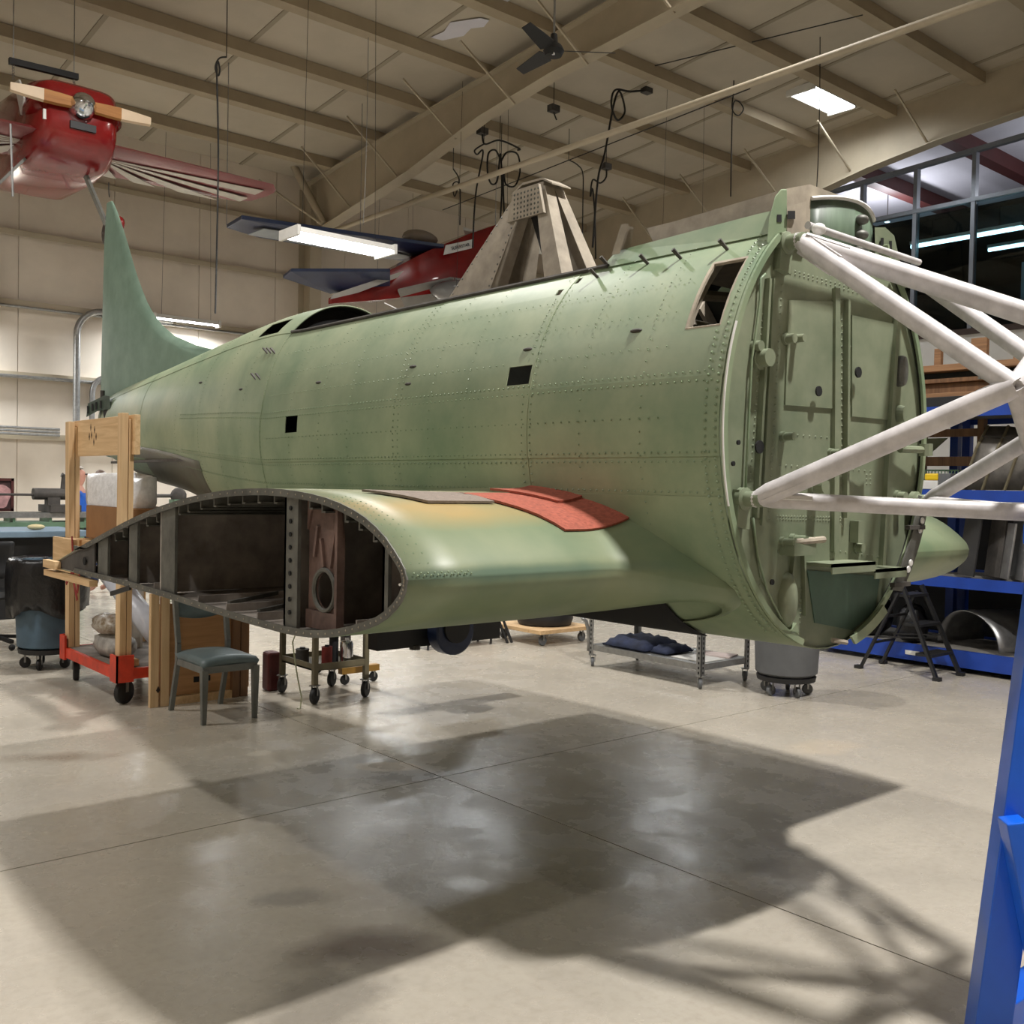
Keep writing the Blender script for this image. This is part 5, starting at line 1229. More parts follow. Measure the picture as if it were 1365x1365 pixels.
# timber trestle on the third shelf
t = thing('timber_trestle', (9.6, 4.65, 1.65), 'brown timber trestle frame standing on the third rack shelf', 'trestle')
def wpt(x, y, X=9.62): return px(x, y, X=X)
a = wpt(1229, 590); b = wpt(1229, 655); MB().b2((9.58, a.y - .04, 1.65), (9.66, a.y + .04, 2.33)).build('post', M_brown, t)
a2 = wpt(1309, 590); MB().b2((9.58, a2.y - .03, 1.65), (9.66, a2.y + .03, 2.33)).build('post', M_brown, t)
z = wpt(1265, 615).z; MB().b2((9.6, a2.y, z - .045), (9.64, a.y, z + .045)).build('rail', M_brown, t)
z = wpt(1265, 577).z; MB().b2((9.6, a2.y - .3, z - .04), (9.64, a.y, z + .035)).build('rail', M_brown, t)
MB().prism([(a.y - .03, z - .05), (a.y - .26, z - .05), (a.y - .03, z - .25)], lambda u, q_: Vector((q_, u[0], u[1])), 9.6, 9.63).build('gusset', mat('olive gusset', S(110, 116, 92), .7, 0, .1), t)
# canopy frame
t = thing('canopy_frame', (9.3, 3.75, 1.65), 'hazy aircraft canopy section with dark bars on the third shelf', 'canopy')
M_plexi = mat('hazy perspex', S(112, 108, 102), .35, 0, .25, 7, .1)
def cpt(x, y, X=9.25): return px(x, y, X=X)
m = MB(); rows = []
for (x0, y0, x1, y1) in ((1284, 640, 1318, 568), (1310, 648, 1345, 568), (1340, 650, 1372, 572), (1365, 650, 1400, 575)):
    rows.append([cpt(x0, y0, 9.2), cpt(x0 + (x1 - x0) * .55, y0 + (y1 - y0) * .6, 9.15), cpt(x1, y1, 9.4)])
for r_ in rows: r_[0].z = 1.655
m.rings(rows, False, False).build('perspex', M_plexi, t, smooth=True, solid=.006)
for r_ in rows: MB().tube([v + Vector((-.012, 0, 0)) for v in r_], .014, 6).build('bar', M_oliv, t)
MB().tube([r_[1].lerp(r_[2], .5) + Vector((-.015, 0, 0)) for r_ in rows], .012, 6).build('bar', M_dark, t)
# small goods on the third shelf
def crate_box(lo, hi, m_, lb, nm='carton'): return tag(MB().b2(lo, hi).build(nm, m_, None, bevel=.006), lb, 'box')
q = px(1245, 640, X=9.12); tag(MB().b2((9.05, q.y - .07, 1.735), (9.2, q.y + .06, 1.80)).build('yellow_case', M_yellow, None, bevel=.015), 'yellow plastic case on the white carton', 'case')
crate_box((9.05, q.y - .07, 1.652), (9.2, q.y + .1, 1.734), M_white, 'white carton under the yellow case')
q = px(1231, 652, X=9.12); crate_box((9.06, q.y + .03, 1.652), (9.16, q.y + .11, 1.74), mat('pinkish carton', S(196, 170, 156), .8, 0, .05), 'small pinkish carton at the left of the third shelf')
q = px(1268, 643, X=9.2); crate_box((9.06, q.y - .06, 1.652), (9.2, q.y + .06, 1.80), M_grey, 'grey carton right of the yellow case')
t = thing('wire_basket', (9.5, 4.7, 1.65), 'green wire basket on the third shelf behind the cartons', 'basket')
ba, bb = px(1237, 627, X=9.5), px(1280, 645, X=9.5)
for i in range(11):
    y = ba.y + (bb.y - ba.y) * i / 10; MB().tube([(9.45, y, 1.652), (9.45, y, ba.z)], .006, 5).build('wire', M_greenm, t)
for z in (1.66, 1.72, ba.z): MB().tube([(9.45, ba.y, z), (9.45, bb.y, z), (9.6, bb.y, z), (9.6, ba.y, z), (9.45, ba.y, z)], .007, 5).build('rim_wire', M_greenm, t)
# long boards on the top level
bz = 2.415
for i, (x, y0, y1, h, w_, m_, lb) in enumerate(((9.15, 2.0, 6.0, .09, .28, M_black, 'dark plank lowest on the top rack level'), (9.2, 1.8, 6.1, .04, .3, M_boards, 'thin light board above the dark plank'), (9.35, 2.2, 5.9, .10, .4, M_brown, 'thick brown plank in the middle of the lumber stack'), (9.3, 2.6, 6.0, .04, .3, M_brown, 'thin dark board in the lumber stack'), (9.4, 1.9, 6.1, .06, .3, M_black, 'black strip under the uppermost board'), (9.25, 1.5, 6.1, .06, .25, M_boards, 'uppermost light brown board on the blue rack'))):
    tag(MB().b2((x - .1, y0, bz), (x - .1 + w_, y1, bz + h)).build('lumber_plank', m_, None, bevel=.004), lb, 'plank', 'lumber on the top rack level'); bz += h + .002
q = px(1300, 528, X=9.02); tag(MB().b2((9.06, q.y - .28, bz - .17), (9.13, q.y + .0, bz - .13)).build('slotted_rail', M_edge), 'short slotted metal rail lying among the planks', 'rail')
for (xa, xb, ya, yb, lb) in ((1249, 1257, 466, 489, 'short upright timber block on the uppermost board'), (1298, 1318, 452, 483, 'wider upright timber block on the uppermost board'), (1354, 1372, 470, 480, 'low timber block at the right on the uppermost board')):
    a, b = px(xa, ya, X=9.3), px(xb, yb, X=9.3); tag(MB().b2((9.25, b.y, bz + .001), (9.3, a.y, max(a.z, bz + .05))).build('timber_block', M_boards), lb, 'wood')

# --- bright blue stand carrying the engine mount
t = thing('engine_mount_stand', (3.2, 1.3, 0), 'bright blue steel stand leg in the right foreground', 'stand')
def pleg(p0, p1, w_, d_): return MB().bar(p0, p1, w_, d_, up=(-.6, .75, 0)).build('leg', M_bluep, t, bevel=.004)
b0 = px(1316, 1373, D=2.98); t0 = px(1378, 915, D=3.0); d = (t0 - b0)
g0 = b0 - d * (b0.z / d.z); g1 = b0 + d * ((1.49 - b0.z) / d.z)
pleg(g0, g1, .11, .10)
g2 = g0 + Vector((.62, -.02, 0)); pleg(g2, g1 + Vector((.12, 0, 0)), .11, .10)
MB().bar(px(1350, 1092, D=2.90), px(1400, 1345, D=2.85), .10, .06, up=(-.6, .75, 0)).build('brace', M_bluep, t, bevel=.004)
MB().bar(g0 + Vector((-.0, 0, .05)), g2 + Vector((.0, 0, .05)), .1, .1).build('base_bar', M_bluep, t, bevel=.004)
MB().bar(g1 + Vector((-.1, 0, .0)), g1 + Vector((.22, 0, .0)), .1, .06).build('saddle', M_bluep, t, bevel=.004)
# ------------------------------------------------------------------ workshop corner at the far left
t = thing('work_table', (1.6, 11.2, 0), 'dark work table with pale blue top edge at far left', 'table')
MB().b2((-.6, 10.9, .985), (3.5, 11.9, 1.05)).build('table_top', mat('pale blue laminate edge', S(118, 140, 158), .45, 0, .06, 6), t, bevel=.008)
MB().b2((-.5, 11.05, .15), (3.4, 11.1, .98)).build('modesty_panel', M_black, t)
for x in (-.5, 3.35):
    for y in (11.0, 11.8): MB().b2((x - .03, y - .03, 0), (x + .03, y + .03, .985)).build('leg', M_black, t)
q = px(50, 703, Y=11.1); tag(MB().ball((q.x, 11.15, 1.081), (.09, .06, .03), 10, 6).build('shop_rag', mat('cream rag', S(214, 200, 156), .9, 0, .1), None, smooth=True), 'crumpled cream rag on the pale blue table edge', 'rag')
# black swivel chair
p = Vector((2.35, 9.9, 0)); p = px(28, 800, Z=0.0); p = Vector((2.45, 10.25, 0))
t = thing('swivel_chair', p, 'black swivel chair in front of the dark work table', 'chair')
MB().lathe(p, [(.002, .46), (.2, .46), (.24, .49), (.22, .54), (.002, .55)], 20).build('seat', M_black, t, autos=50)
MB().tube([p + Vector((0, 0, .12)), p + Vector((0, 0, .46))], .03, 8).build('column', M_steel, t)
m = MB().grid(lambda u, v: p + Vector((-.2 + .4 * u, .2 + .05 * sin(pi * v) - .05 * (1 - (2 * u - 1) ** 2), .62 + .36 * v)), frange(0, 1, 8), frange(0, 1, 6)); m.build('backrest', M_black, t, smooth=True, solid=.04)
MB().tube([p + Vector((0, .1, .47)), p + Vector((0, .22, .5)), p + Vector((0, .23, .65))], .02, 6).build('back_stem', M_black, t)
for s in (-1, 1): MB().tube([p + Vector((s * .2, .1, .5)), p + Vector((s * .27, .1, .55)), p + Vector((s * .27, .08, .72)), p + Vector((s * .27, -.12, .74)), p + Vector((s * .25, -.16, .70))], .02, 8).build('armrest', M_black, t, autos=60)
for k in range(5):
    a = 2 * pi * k / 5; e = p + Vector((.28 * cos(a), .28 * sin(a), .06)); MB().bar(p + Vector((0, 0, .11)), e + Vector((0, 0, .02)), .04, .03).build('base_spoke', M_black, t); MB().ball(e + Vector((0, 0, -.03)), .03, 8, 6).build('castor', M_black, t, smooth=True)
# green lathe behind the table
t = thing('metal_lathe', (3.2, 12.9, 0), 'green machine lathe behind the work table at far left', 'lathe')
lx = 1.2
MB().b2((lx, 12.6, .0), (lx + .6, 13.1, 1.0)).b2((3.4, 12.6, 0), (4.0, 13.1, 1.0)).build('pedestal', M_greenm, t)
MB().b2((lx - .2, 12.55, 1.0), (4.3, 13.1, 1.07)).build('bed', M_greenm, t)
MB().b2((lx - .2, 12.58, 1.12), (4.3, 12.66, 1.18)).b2((lx - .2, 12.95, 1.12), (4.3, 13.03, 1.18)).build('bed_way', M_steel, t)
for x in (1.6, 2.2, 2.8, 3.2, 3.6, 4.0): MB().b2((x, 12.6, 1.07), (x + .03, 13.0, 1.12)).build('bed_rib', M_greenm, t)
MB().b2((3.6, 12.55, 1.185), (3.95, 13.05, 1.27)).build('carriage', M_dark, t)
MB().tube([(3.45, 12.72, 1.40), (3.85, 12.72, 1.40)], .07, 14).build('tailstock', M_dark, t, autos=50)
MB().tube([(3.78, 12.72, 1.40), (3.80, 12.72, 1.62), (3.77, 12.72, 1.63)], .03, 8).build('tailstock_lever', M_dark, t)
MB().b2((3.6, 12.66, 1.27), (3.74, 12.8, 1.36)).build('tailstock_foot', M_dark, t)
MB().tube([(2.5, 12.72, 1.39), (3.5, 12.72, 1.39)], .014, 8).build('spindle_bar', M_dark, t)
# another lathe shaft visible right of the timber frame
t = thing('lathe_shaft_stand', (6.0, 14.5, 0), 'dark machine shaft stand seen beyond the wrapped bundle', 'machine')
a = px(205, 661, Y=14.0); b = px(238, 661, Y=14.0)
MB().tube([a, b], .025, 8).build('shaft', M_dark, t); MB().b2((b.x - .1, 13.9, 0), (b.x + .1, 14.1, b.z - .05)).build('pedestal', M_greenm, t); MB().ball(b, (.12, .1, .12), 10, 7).build('chuck', M_dark, t, smooth=True)
MB().b2((a.x - .2, 13.9, .9), (b.x + .4, 14.1, b.z - .25)).build('bed', M_greenm, t)
# framed picture leaning on the lathe
t = thing('framed_picture', (3.05, 12.8, 1.19), 'small dark red framed picture with pink figure at the left edge', 'picture')
a, b = px(-14, 637, Y=12.86), px(18, 676, Y=12.86); b.z = 1.19
fr = MB()
for (lo, hi) in (((a.x, b.z), (b.x, b.z + .03)), ((a.x, a.z - .03), (b.x, a.z)), ((a.x, b.z), (a.x + .03, a.z)), ((b.x - .03, b.z), (b.x, a.z))): fr.b2((lo[0], 12.84, lo[1]), (hi[0], 12.88, hi[1]))
fr.build('frame', mat('dark red frame', S(84, 42, 40), .4, 0, .1), t)
MB().b2((a.x + .02, 12.862, b.z + .02), (b.x - .02, 12.875, a.z - .02)).build('print', mat('print ground', S(64, 40, 40), .6, 0, .3, 9), t)
m = MB(); cxm, czm = (a.x + b.x) / 2, (a.z + b.z) / 2
m.prism([(cxm + .1 * cos(q) * (1 + .2 * sin(3 * q)), czm - .02 + .14 * sin(q)) for q in frange(0, 2 * pi, 18)[:-1]], lambda u, q_: Vector((u[0], q_, u[1])), 12.858, 12.862).build('print_figure', mat('pink print', S(196, 150, 150), .6, 0, .2, 12), t)

# ---- two men at the far bench
def person(loc, label, hgt, face, shirt, hair_c, skin_c, bald=False):
    t = thing('person', loc, label, 'person', face)
    M_sk = mat('skin tone %d' % int(hgt * 1000), skin_c, .55, 0, .05, 9)
    s = hgt / 1.75
    def skinned(name, verts, edges, rad, m_, sub=2):
        me = bpy.data.meshes.new(name); me.from_pydata([Vector(v) * s for v in verts], edges, []); me.update()
        ob = O(name, me, m_, t); md = ob.modifiers.new('skin', 'SKIN'); md.use_smooth_shade = True
        for i, r in enumerate(rad): ob.data.skin_vertices[0].data[i].radius = (r[0] * s, r[1] * s)
        ob.data.skin_vertices[0].data[0].use_root = True
        md2 = ob.modifiers.new('sub', 'SUBSURF'); md2.levels = sub; md2.render_levels = sub
        WM[ob.name] = WM[t.name]; return ob
    # whole body: pelvis root, spine, head, arms bent forward over the bench, legs
    V = [(0, 0, .93), (0, .0, 1.12), (0, .01, 1.32), (0, .01, 1.44), (0, 0, 1.50), (0, -.02, 1.56), (0, -.025, 1.64), (0, -.02, 1.72),
         (-.17, .01, 1.40), (-.235, .02, 1.14), (-.2, -.2, 1.05), (-.18, -.28, 1.05),
         (.17, .01, 1.40), (.235, .02, 1.14), (.2, -.2, 1.05), (.18, -.28, 1.05),
         (-.095, 0, .86), (-.1, -.01, .48), (-.1, .02, .08), (-.1, -.1, .035), (.095, 0, .86), (.1, -.01, .48), (.1, .02, .08), (.1, -.1, .035)]
    E_ = [(0, 1), (1, 2), (2, 3), (3, 4), (4, 5), (5, 6), (6, 7), (3, 8), (8, 9), (9, 10), (10, 11), (3, 12), (12, 13), (13, 14), (14, 15), (0, 16), (16, 17), (17, 18), (18, 19), (0, 20), (20, 21), (21, 22), (22, 23)]
    Rr = [(.15, .11), (.15, .115), (.16, .115), (.11, .085), (.055, .055), (.07, .075), (.075, .09), (.05, .06), (.06, .06), (.042, .042), (.032, .032), (.025, .02), (.06, .06), (.042, .042), (.032, .032), (.025, .02), (.085, .085), (.055, .06), (.038, .04), (.04, .03), (.085, .085), (.055, .06), (.038, .04), (.04, .03)]
    skinned('body', V, E_, Rr, M_sk)
    # shirt and trousers slightly larger than the body
    sv = [(0, 0, .93), (0, 0, 1.12), (0, .01, 1.32), (0, .01, 1.43), (-.17, .01, 1.40), (-.225, .02, 1.2), (.17, .01, 1.40), (.225, .02, 1.2)]
    skinned('shirt', sv, [(0, 1), (1, 2), (2, 3), (3, 4), (4, 5), (3, 6), (6, 7)], [(.17, .13), (.172, .135), (.18, .135), (.125, .1), (.08, .08), (.065, .065), (.08, .08), (.065, .065)], shirt)
    tv = [(0, 0, .95), (-.095, 0, .86), (-.1, -.01, .48), (-.1, .02, .09), (.095, 0, .86), (.1, -.01, .48), (.1, .02, .09)]
    skinned('trousers', tv, [(0, 1), (1, 2), (2, 3), (0, 4), (4, 5), (5, 6)], [(.165, .125), (.1, .1), (.075, .08), (.06, .065), (.1, .1), (.075, .08), (.06, .065)], M_navy)
    def sp(x, y, z): return Vector((x, y, z)) * s
    # hair cap, ears, nose, eyes, mouth, fingers
    m = MB().grid(lambda u, v: sp(.083 * cos(u) * sin(v), -.012 + .10 * sin(u) * sin(v) + .008, 1.655 + .105 * cos(v)), frange(0, 2 * pi, 18), frange(0.01, 1.75, 7), lambda u, v: sin(u) < -.35 and v > .75)
    m.build('hair', mat('hair %d' % int(hgt * 1000), hair_c, .7, 0, .15, 20), t, smooth=True, local=True, solid=.012)
    for sx in (-1, 1):
        MB().ball(sp(sx * .082, -.01, 1.635), (.012, .02, .03), 8, 6).build('ear', M_sk, t, smooth=True, local=True)
        MB().ball(sp(sx * .03, -.108, 1.65), .011, 8, 6).build('eye', M_black, t, smooth=True, local=True)
        for k in range(5):
            bx_ = sx * (.155 + .013 * k) if k < 4 else sx * .14; y_ = -.29 if k < 4 else -.25
            MB().tube([sp(bx_, y_, 1.05), sp(bx_, y_ - .04 + .004 * abs(k - 1.5), 1.045), sp(bx_, y_ - .065 + .006 * abs(k - 1.5), 1.025)], .008, 6).build('finger', M_sk, t, smooth=True, local=True)
    MB().ball(sp(0, -.122, 1.625), (.013, .02, .022), 8, 6).build('nose', M_sk, t, smooth=True, local=True)
    MB().ball(sp(0, -.112, 1.588), (.025, .008, .006), 8, 5).build('mouth', mat('lips', S(150, 90, 84), .6, 0, 0), t, smooth=True, local=True)
    return t
q = px(104, 640, D=13.6)
person((q.x, q.y, 0), 'man in bright blue shirt bending over the far bench', 1.75, radians(60), mat('bright blue shirt', S(36, 98, 200), .8, 0, .08, 9), S(196, 188, 178), S(206, 150, 130))
q = px(134, 640, D=14.2)
person((q.x, q.y, 0), 'short haired man half hidden behind the wrapped bundle', 1.71, radians(200), mat('grey shirt', S(120, 120, 124), .8, 0, .08, 9), S(104, 84, 72), S(186, 138, 120))

# ------------------------------------------------------------------ hanging red aircraft
def loft(m, secs, n=20, ex=2.6):
    rings = []
    for (y, cx, cz_, a, b) in secs:
        r = []
        for k in range(n):
            q = 2 * pi * k / n; c_, s_ = cos(q), sin(q)
            r.append(Vector((cx + a * math.copysign(abs(c_) ** (2 / ex), c_), y, cz_ + b * math.copysign(abs(s_) ** (2 / ex), s_))))
        rings.append(r)
    return m.rings(rings)
NY = 11.78; sp_ = px(115, 137, Y=NY)
RX, RZ = sp_.x, sp_.z
RP = thing('red_sport_plane', (RX, NY + 2, RZ - .7), 'glossy red aerobatic plane hung from the ceiling at upper left', 'aircraft')
loft(MB(), [(NY + .18, RX, RZ - .04, .34, .24), (NY + .24, RX, RZ - .08, .42, .34), (NY + .6, RX, RZ - .13, .50, .47), (NY + 1.1, RX, RZ - .12, .51, .52), (NY + 2.0, RX, RZ - .05, .46, .58), (NY + 3.2, RX, RZ + .1, .28, .42), (NY + 4.6, RX, RZ + .2, .1, .18)], 28, 5.0).build('fuselage', M_redp, RP, autos=50)
MB().lathe((RX, NY + .2, RZ), [(.15, 0), (.15, .05), (.135, .13), (.10, .2), (.05, .25), (.001, .265)], 24, Matrix(((1, 0, 0), (0, 0, -1), (0, 1, 0)))).build('spinner', M_chrome, RP, autos=60)
for s in (-1, 1):
    m = MB(); loft(m, [(NY + .22, RX + s * .33, RZ - .03, .10, .09), (NY + .3, RX + s * .36, RZ - .03, .14, .12), (NY + .7, RX + s * .38, RZ - .03, .14, .13), (NY + 1.1, RX + s * .36, RZ - .03, .06, .08)], 16, 2.4); m.build('cheek_cowl', M_redp, RP, autos=50)
    # propeller blade: bare wood root, white painted tip
    def bl(a, b, w0, w1, m_, nm):
        mm = MB(); rr = []
        for x, w_ in ((a, w0), ((a + b) / 2, (w0 + w1) / 2 * 1.05), (b, w1)): rr.append([Vector((RX + s * x, NY + .1 + dy, RZ + s * 0 + w_ * k_ - dy * .5)) for dy, k_ in ((-.015, -.5), (-.02, .5), (.015, .5), (.02, -.5))])
        return mm.rings(rr).build(nm, m_, RP)
    bl(.12, .42, .10, .12, wood('varnished propeller wood', S(150, 96, 40), S(178, 122, 58), 'X'), 'propeller_blade'); bl(.42, .76, .12, .075, mat('cream propeller paint', S(214, 190, 160), .5, 0, .04), 'propeller_tip')
MB().b2((RX - .12, NY + .15, RZ - .26), (RX + .16, NY + .2, RZ - .18)).build('air_intake', M_black, RP)
for (dx, dz) in ((-.22, -.02), (-.38, -.16), (.34, -.12)): MB().b2((RX + dx - .015, NY + .2, RZ + dz - .06), (RX + dx + .02, NY + .24, RZ + dz + .05)).build('exhaust_stub', M_white, RP)
MB().prism([(.5, .05), (.7, .32), (.9, .34), (.62, -.1)], lambda u, a: Vector((a, NY + u[0], RZ + u[1])), RX - .52, RX - .5).build('white_flash', M_white, RP)
zw = 5.475
for s in (-1, 1):
    x0, x1 = RX + s * .3, RX + s * 2.62
    def wsec(x, f): le = 12.1 + .03 * f; te = 13.35 - .12 * f; th = .11 - .05 * f; return [Vector((x, le, zw)), Vector((x, le + .12, zw + th * .6)), Vector((x, le + .45, zw + th)), Vector((x, te, zw + .02)), Vector((x, te, zw)), Vector((x, le + .4, zw - .03)), Vector((x, le + .08, zw - .025))]
    wg = MB().rings([wsec(x0, 0), wsec((x0 + x1) / 2, .5), wsec(x1 - s * .15, .95), [v + Vector((0, (12.75 - v.y) * .35, .0)) for v in wsec(x1, 1)]]).build('wing', M_redd, RP, autos=40)
    # sunburst stripes on the underside
    org = Vector((RX + s * .35, 12.5, zw - .045))
    for (a0, a1) in ((-4, 3), (9, 15), (21, 29), (36, 46), (56, 74)):
        pts = [org]
        for a in (a0, a1):
            d = Vector((s * cos(radians(a)), sin(radians(a)), 0)); tt = min((2.1) / max(.01, cos(radians(a))), (.72 / sin(radians(a))) if a > 2 else 9); pts.append(org + d * tt)
        m = MB(); m.add([p_ for p_ in pts] + [p_ + Vector((0, 0, .006)) for p_ in pts], [(0, 1, 2), (5, 4, 3), (0, 3, 4, 1), (1, 4, 5, 2), (2, 5, 3, 0)]); m.build('sunburst_stripe', mat('pale grey stripe', S(176, 170, 158), .45, 0, .04), wg)
    # gear leg and wheel
    a = px(97, 240, Y=12.4); gx = RX + s * .33
    e = Vector((RX + s * .49 + (0 if s > 0 else -.45), 12.5, RZ - 1.17)); MB().bar((RX + s * (.21 if s > 0 else .45), 12.5, RZ - .56), e, .03, .1, up=(0, 1, 0)).build('gear_leg', M_edge, RP)
    MB().lathe(e + Vector((s * .02, 0, -.06)), [(.002, -.05), (.13, -.05), (.17, -.02), (.17, .02), (.13, .05), (.002, .05)], 18, Matrix(((0, 0, 1), (0, 1, 0), (-1, 0, 0)))).build('wheel', mat('brown black tyre', S(58, 44, 38), .7, 0, .1), RP, autos=50)
    MB().ball(e + Vector((s * .14, .12, .07)), (.07, .24, .12), 12, 8).build('wheel_pant', M_redp, RP, smooth=True)
m = MB(); loft(m, [(NY + 4.0, RX, RZ + .3, .02, .05), (NY + 4.5, RX, RZ + .55, .03, .35), (NY + 4.8, RX, RZ + .6, .015, .35)], 12, 2); m.build('tail_fin', M_redp, RP)
loft(MB(), [(NY + 1.5, RX, RZ + .5, .2, .06), (NY + 2.0, RX, RZ + .55, .26, .2), (NY + 2.7, RX, RZ + .5, .22, .14), (NY + 3.1, RX, RZ + .44, .1, .05)], 14, 2).build('canopy', M_black, RP, smooth=True)
# lifting bar with chains above the red plane
ba, bb = px(12, 81, Y=12.8), px(104, 103, Y=12.8)
t = thing('spreader_bar', (ba + bb) / 2, 'black lifting bar hanging above the red plane', 'bar')
MB().bar(ba, bb, .06, .07).build('bar', M_black, t)
for q_, f in ((ba, .06), (bb, .94)):
    p_ = ba.lerp(bb, f); MB().tube([p_ + Vector((0, 0, .03)), Vector((p_.x, p_.y, cz(p_.y) - .1))], .006, 5).build('hanger_wire', M_steel, t)
    for i in range(5): MB().tube([p_ + Vector((.012 * cos(a), (.012 * sin(a)) * (i % 2), -.05 - .035 * i + .02 * sin(a))) for a in frange(0, 2 * pi, 8)], .004, 4).build('chain_link', M_steel, t)
tag(MB().tube([px(14, 165, Y=11.9), px(16, 225, Y=11.9), px(17, 262, Y=11.9)], .012, 6).build('rigging_wire', M_steel), 'steel rigging wire beside the left flank of the red plane', 'wire')

# ------------------------------------------------------------------ hanging blue and red aircraft
BPY = 14.0
BP = thing('blue_red_plane', px(520, 370, Y=BPY), 'dark blue and red display plane hung behind the pylon', 'aircraft')
def q_(x, y, dY=0): return px(x, y, Y=BPY + dY)
def slab(pts, th, m_, nm, par=None):
    n = len(pts); up = Vector((0, 0, th)); m = MB(); m.add(pts + [p + up for p in pts], [tuple(range(n)), tuple(range(2 * n - 1, n - 1, -1))] + [(i, i + n, (i + 1) % n + n, (i + 1) % n) for i in range(n)]); return m.build(nm, m_, par or BP, bevel=.01)
wu = slab([q_(302, 304, .3), q_(322, 292, -.3), q_(592, 330, -.3), q_(585, 345, .1), q_(560, 352, .5), q_(345, 317, .6)], .06, M_navy, 'upper_wing')
slab([q_(330, 312, .2) + Vector((0, 0, -.012)), q_(352, 304, -.1) + Vector((0, 0, -.012)), q_(470, 322, -.1) + Vector((0, 0, -.012)), q_(555, 343, .2) + Vector((0, 0, -.012)), q_(520, 345, .4) + Vector((0, 0, -.012))], .01, mat('grey wing panel', S(150, 156, 160), .5, 0, .05), 'wing_panel', wu)
slab([q_(377, 371, .2), q_(388, 362, -.2), q_(520, 362, -.6), q_(520, 385, .0), q_(440, 392, .3)], .05, M_navy, 'lower_wing')
# fuselage: tapered box from tail (left, low) to nose (right, high)
def fsec(x, y, dY, h, w_):
    c = q_(x, y, dY); return [c + Vector((0, a * w_, b * h)) for a, b in ((-1, -1), (-1.1, 0), (-.8, 1), (.8, 1), (1.1, 0), (1, -1))]
fu = MB().rings([fsec(440, 401, .2, .05, .05), fsec(500, 385, .1, .2, .15), fsec(560, 366, 0, .36, .25), fsec(610, 352, -.1, .46, .32), fsec(655, 336, -.2, .46, .34), fsec(690, 330, -.3, .38, .3)]).build('fuselage', M_redp, BP, autos=40)
wb_ = MB().rings([[q_(x, y, -.42), q_(x2, y2, -.42), q_(x2, y2, -.40), q_(x, y, -.40)] for x, y, x2, y2 in ((594, 327, 591, 340), (630, 319, 629, 331))]).build('name_band', M_white, BP)
st = MB().rings([[q_(x, y, -.3), q_(x2, y2, -.3), q_(x2, y2, -.28), q_(x, y, -.28)] for x, y, x2, y2 in ((444, 392, 440, 399), (480, 380, 478, 390), (538, 361, 530, 370))]).build('white_stripe', mat('pale stripe', S(170, 166, 160), .5, 0, .05), BP)
# lettering
fc = bpy.data.curves.new('lettering', 'FONT'); fc.body = 'SUPERSTAR'; fc.size = .2; fc.extrude = .002; fc.align_x = 'CENTER'; fc.align_y = 'CENTER'
fo = bpy.data.objects.new('lettering', fc); COL.objects.link(fo)
bpy.context.view_layer.update()
me = bpy.data.meshes.new_from_object(fo.evaluated_get(bpy.context.evaluated_depsgraph_get())); bpy.data.objects.remove(fo)
wdt = max(v.co.x for v in me.vertices) - min(v.co.x for v in me.vertices)
a, b = q_(602, 331.5, -.43), q_(626, 326, -.43); L = (b - a).length; xdir = (b - a).normalized(); zdir = Vector((0, 0, 1)); ydir = zdir - xdir * zdir.dot(xdir); ydir.normalize(); nd = xdir.cross(ydir)
R_ = Matrix((( xdir.x, ydir.x, nd.x), (xdir.y, ydir.y, nd.y), (xdir.z, ydir.z, nd.z))); c_ = (a + b) / 2; inv = WM[BP.name].inverted()
for v in me.vertices: v.co = inv @ (c_ + R_ @ (v.co * (L / wdt)))
lt = O('lettering', me, mat('dark letter paint', S(40, 44, 60), .6, 0, 0), BP)
# windscreen, rear parts
cn = MB().ball(q_(615, 390, -.6), (.55, .5, .18), 14, 8).build('canopy_bubble', mat('hazy clear canopy', S(110, 110, 110), .2, 0, .1), BP, smooth=True)
slab([q_(617, 306, -.3), q_(655, 316, -.3), q_(652, 322, -.2), q_(620, 314, -.2)], .05, M_white, 'tail_plane')
slab([q_(690, 320, -.4), q_(735, 332, -.4), q_(732, 342, -.2), q_(690, 332, -.2)], .05, M_white, 'tail_plane')
MB().ball(q_(560, 318, .2), (.35, .2, .14), 12, 8).build('wheel_fairing', mat('dull brown fairing', S(130, 118, 104), .5, 0, .1), BP, smooth=True)
MB().tube([q_(600, 395, -.7), q_(612, 375, -.7), q_(606, 372, -.7)], .03, 8).build('roll_bar', M_steel, BP)
slab([q_(530, 388, -.2), q_(600, 372, -.4), q_(660, 380, -.4), q_(650, 400, -.2), q_(540, 412, 0)], .04, mat('grey underside', S(136, 132, 126), .5, 0, .06), 'belly_panel')
for (x, y, dY) in ((302, 300, 0), (480, 325, 0), (660, 320, -.2)):
    p_ = q_(x, y, dY); MB().tube([p_, Vector((p_.x, p_.y, cz(p_.y) - .05))], .006, 5).build('hanger_wire', M_steel, BP)

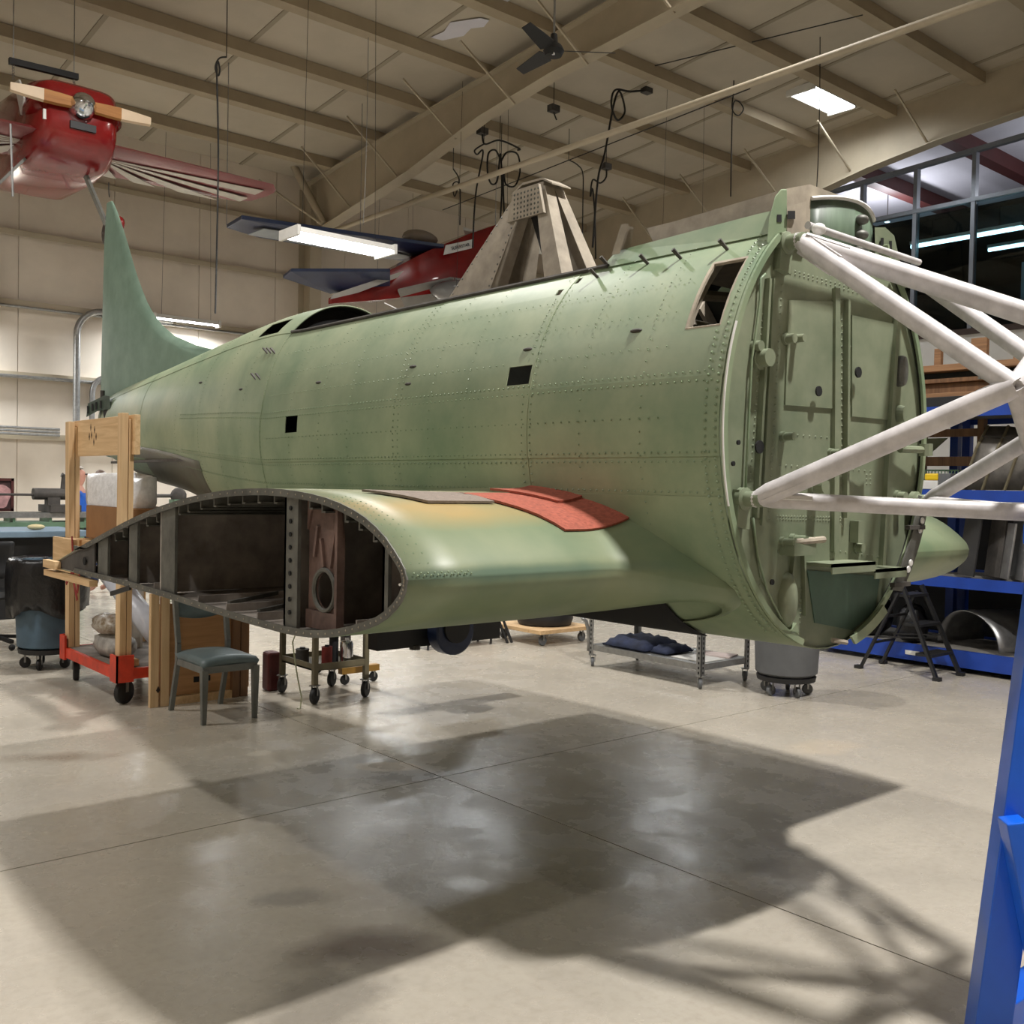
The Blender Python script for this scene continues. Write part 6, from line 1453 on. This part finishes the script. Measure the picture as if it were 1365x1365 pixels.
# ------------------------------------------------------------------ ceiling fan
fc_ = px(738, 68, Z=6.9)
t = thing('ceiling_fan', fc_, 'black three blade ceiling fan hanging from the roof', 'fan')
MB().tube([fc_ + Vector((0, 0, .1)), Vector((fc_.x, fc_.y, cz(fc_.y) - .02))], .014, 6).build('down_rod', M_steel, t)
MB().lathe(fc_, [(.002, -.07), (.1, -.06), (.13, 0), (.1, .06), (.05, .1), (.04, .2), (.002, .22)], 20).build('motor', M_black, t, autos=50)
MB().lathe(fc_ + Vector((-.06, -.06, -.085)), [(.002, 0), (.02, .005), (.02, .03), (.002, .03)], 10).build('pilot_lamp', M_chrome, t)
for k in range(3):
    a = radians(-38) + 2 * pi * k / 3; d = Vector((cos(a), sin(a), 0)); n_ = Vector((-sin(a), cos(a), 0))
    m = MB(); m.rings([[fc_ + d * r_ + n_ * w_ * s_ + Vector((0, 0, zz + .4 * w_ * s_)) for s_, zz in ((-1, 0), (1, 0), (1, .008), (-1, .008))] for r_, w_ in ((.12, .02), (.18, .09), (.75, .055))]); m.build('blade', M_black, t)

# ------------------------------------------------------------------ cords, drop lines and reels from the roof
def hang(pts, Y, label, r=.012, up=True, nm='power_cord', cat='cord', box_=False, m_=None):
    q = [px(x, y, Y=Y) for x, y in pts]
    t = thing(nm, q[-1], label, cat)
    # smooth the line
    out = []
    for i in range(len(q) - 1):
        p0, p1, p2, p3 = q[max(0, i - 1)], q[i], q[i + 1], q[min(len(q) - 1, i + 2)]
        for k in range(6):
            u = k / 6; out.append(.5 * ((2 * p1) + (p2 - p0) * u + (2 * p0 - 5 * p1 + 4 * p2 - p3) * u * u + (3 * p1 - p0 - 3 * p2 + p3) * u ** 3))
    out.append(q[-1])
    MB().tube(out, r * .75, 6).build('cord', m_ or M_cord, t, autos=60)
    if up:
        z = cz(Y) - .02
        if z > q[0].z: MB().tube([q[0], Vector((q[0].x, Y, z))], .006, 5).build('drop_wire', M_cord, t)
    if box_: MB().box(q[0], (.16, .12, .1)).build('junction_box', M_dark, t)
    return t
hang([(302, 76), (292, 78), (287, 90), (291, 101), (293, 92), (289, 88), (291, 200), (289, 330), (287, 418)], 11.6, 'black cord with small loop hanging left of centre', .014)
hang([(978, 88), (978, 120), (976, 145), (984, 154), (991, 145), (984, 135), (977, 142), (975, 200), (974, 262)], 10.0, 'cord with round loop hanging right of the pylon', .014, box_=True)
hang([(862, 120), (840, 122), (820, 120), (815, 140), (823, 160), (833, 148), (826, 122), (818, 140), (806, 205), (797, 240), (790, 330)], 11.0, 'thick looped cable drooping from a roof box', .022, box_=True)
hang([(808, 222), (808, 236), (800, 244), (790, 240), (787, 262), (790, 252), (793, 290), (794, 345)], 12.5, 'short cable drop with double bend above the windscreen', .02, box_=True)
hang([(643, 175), (646, 192), (666, 187), (692, 198), (690, 200)], 13.0, 'draped cable swag above the blue plane', .02, box_=True)
hang([(645, 192), (633, 200), (636, 206), (644, 203), (634, 260), (630, 330)], 12.8, 'straight cable drop left of the twin loops', .018)
hang([(666, 210), (660, 200), (651, 205), (650, 230), (655, 245), (663, 240), (667, 205), (669, 250), (666, 310)], 13.1, 'left of the twin cable loops above the pylon', .02)
hang([(668, 215), (676, 203), (690, 206), (693, 230), (686, 248), (674, 245), (671, 225), (671, 260), (674, 320)], 13.3, 'right of the twin cable loops above the pylon', .02)
hang([(604, 225), (612, 240), (606, 262), (604, 245), (613, 248), (613, 300)], 13.2, 'thin bunched cord left of the cable loops', .014)
hang([(758, 213), (770, 220), (777, 232), (777, 270), (776, 340)], 12.8, 'thin bent cord right of the pylon apex', .014)
hang([(1093, -20), (1093, 100), (1091, 200), (1088, 262)], 8.4, 'long straight cord in front of the right ceiling lamp', .01)
hang([(492, -10), (490, 120), (487, 240), (484, 300)], 12.0, 'faint straight wire hanging left of the main rafter', .006, nm='hanging_wire', cat='wire', m_=M_steel)
hang([(790, -8), (786, 4), (797, 10), (806, 2), (800, -10)], 10.2, 'coil of cable at the top edge near the fan', .02)
hang([(738, 145), (739, 152), (742, 160)], 11.6, 'small sensor on a short drop below the fan', .016, box_=True, nm='ceiling_sensor', cat='sensor')
hang([(145, 243), (145, 255), (146, 263)], 9.3, 'short thin line above the green fin tip', .006, up=False, nm='hanging_wire', cat='wire')
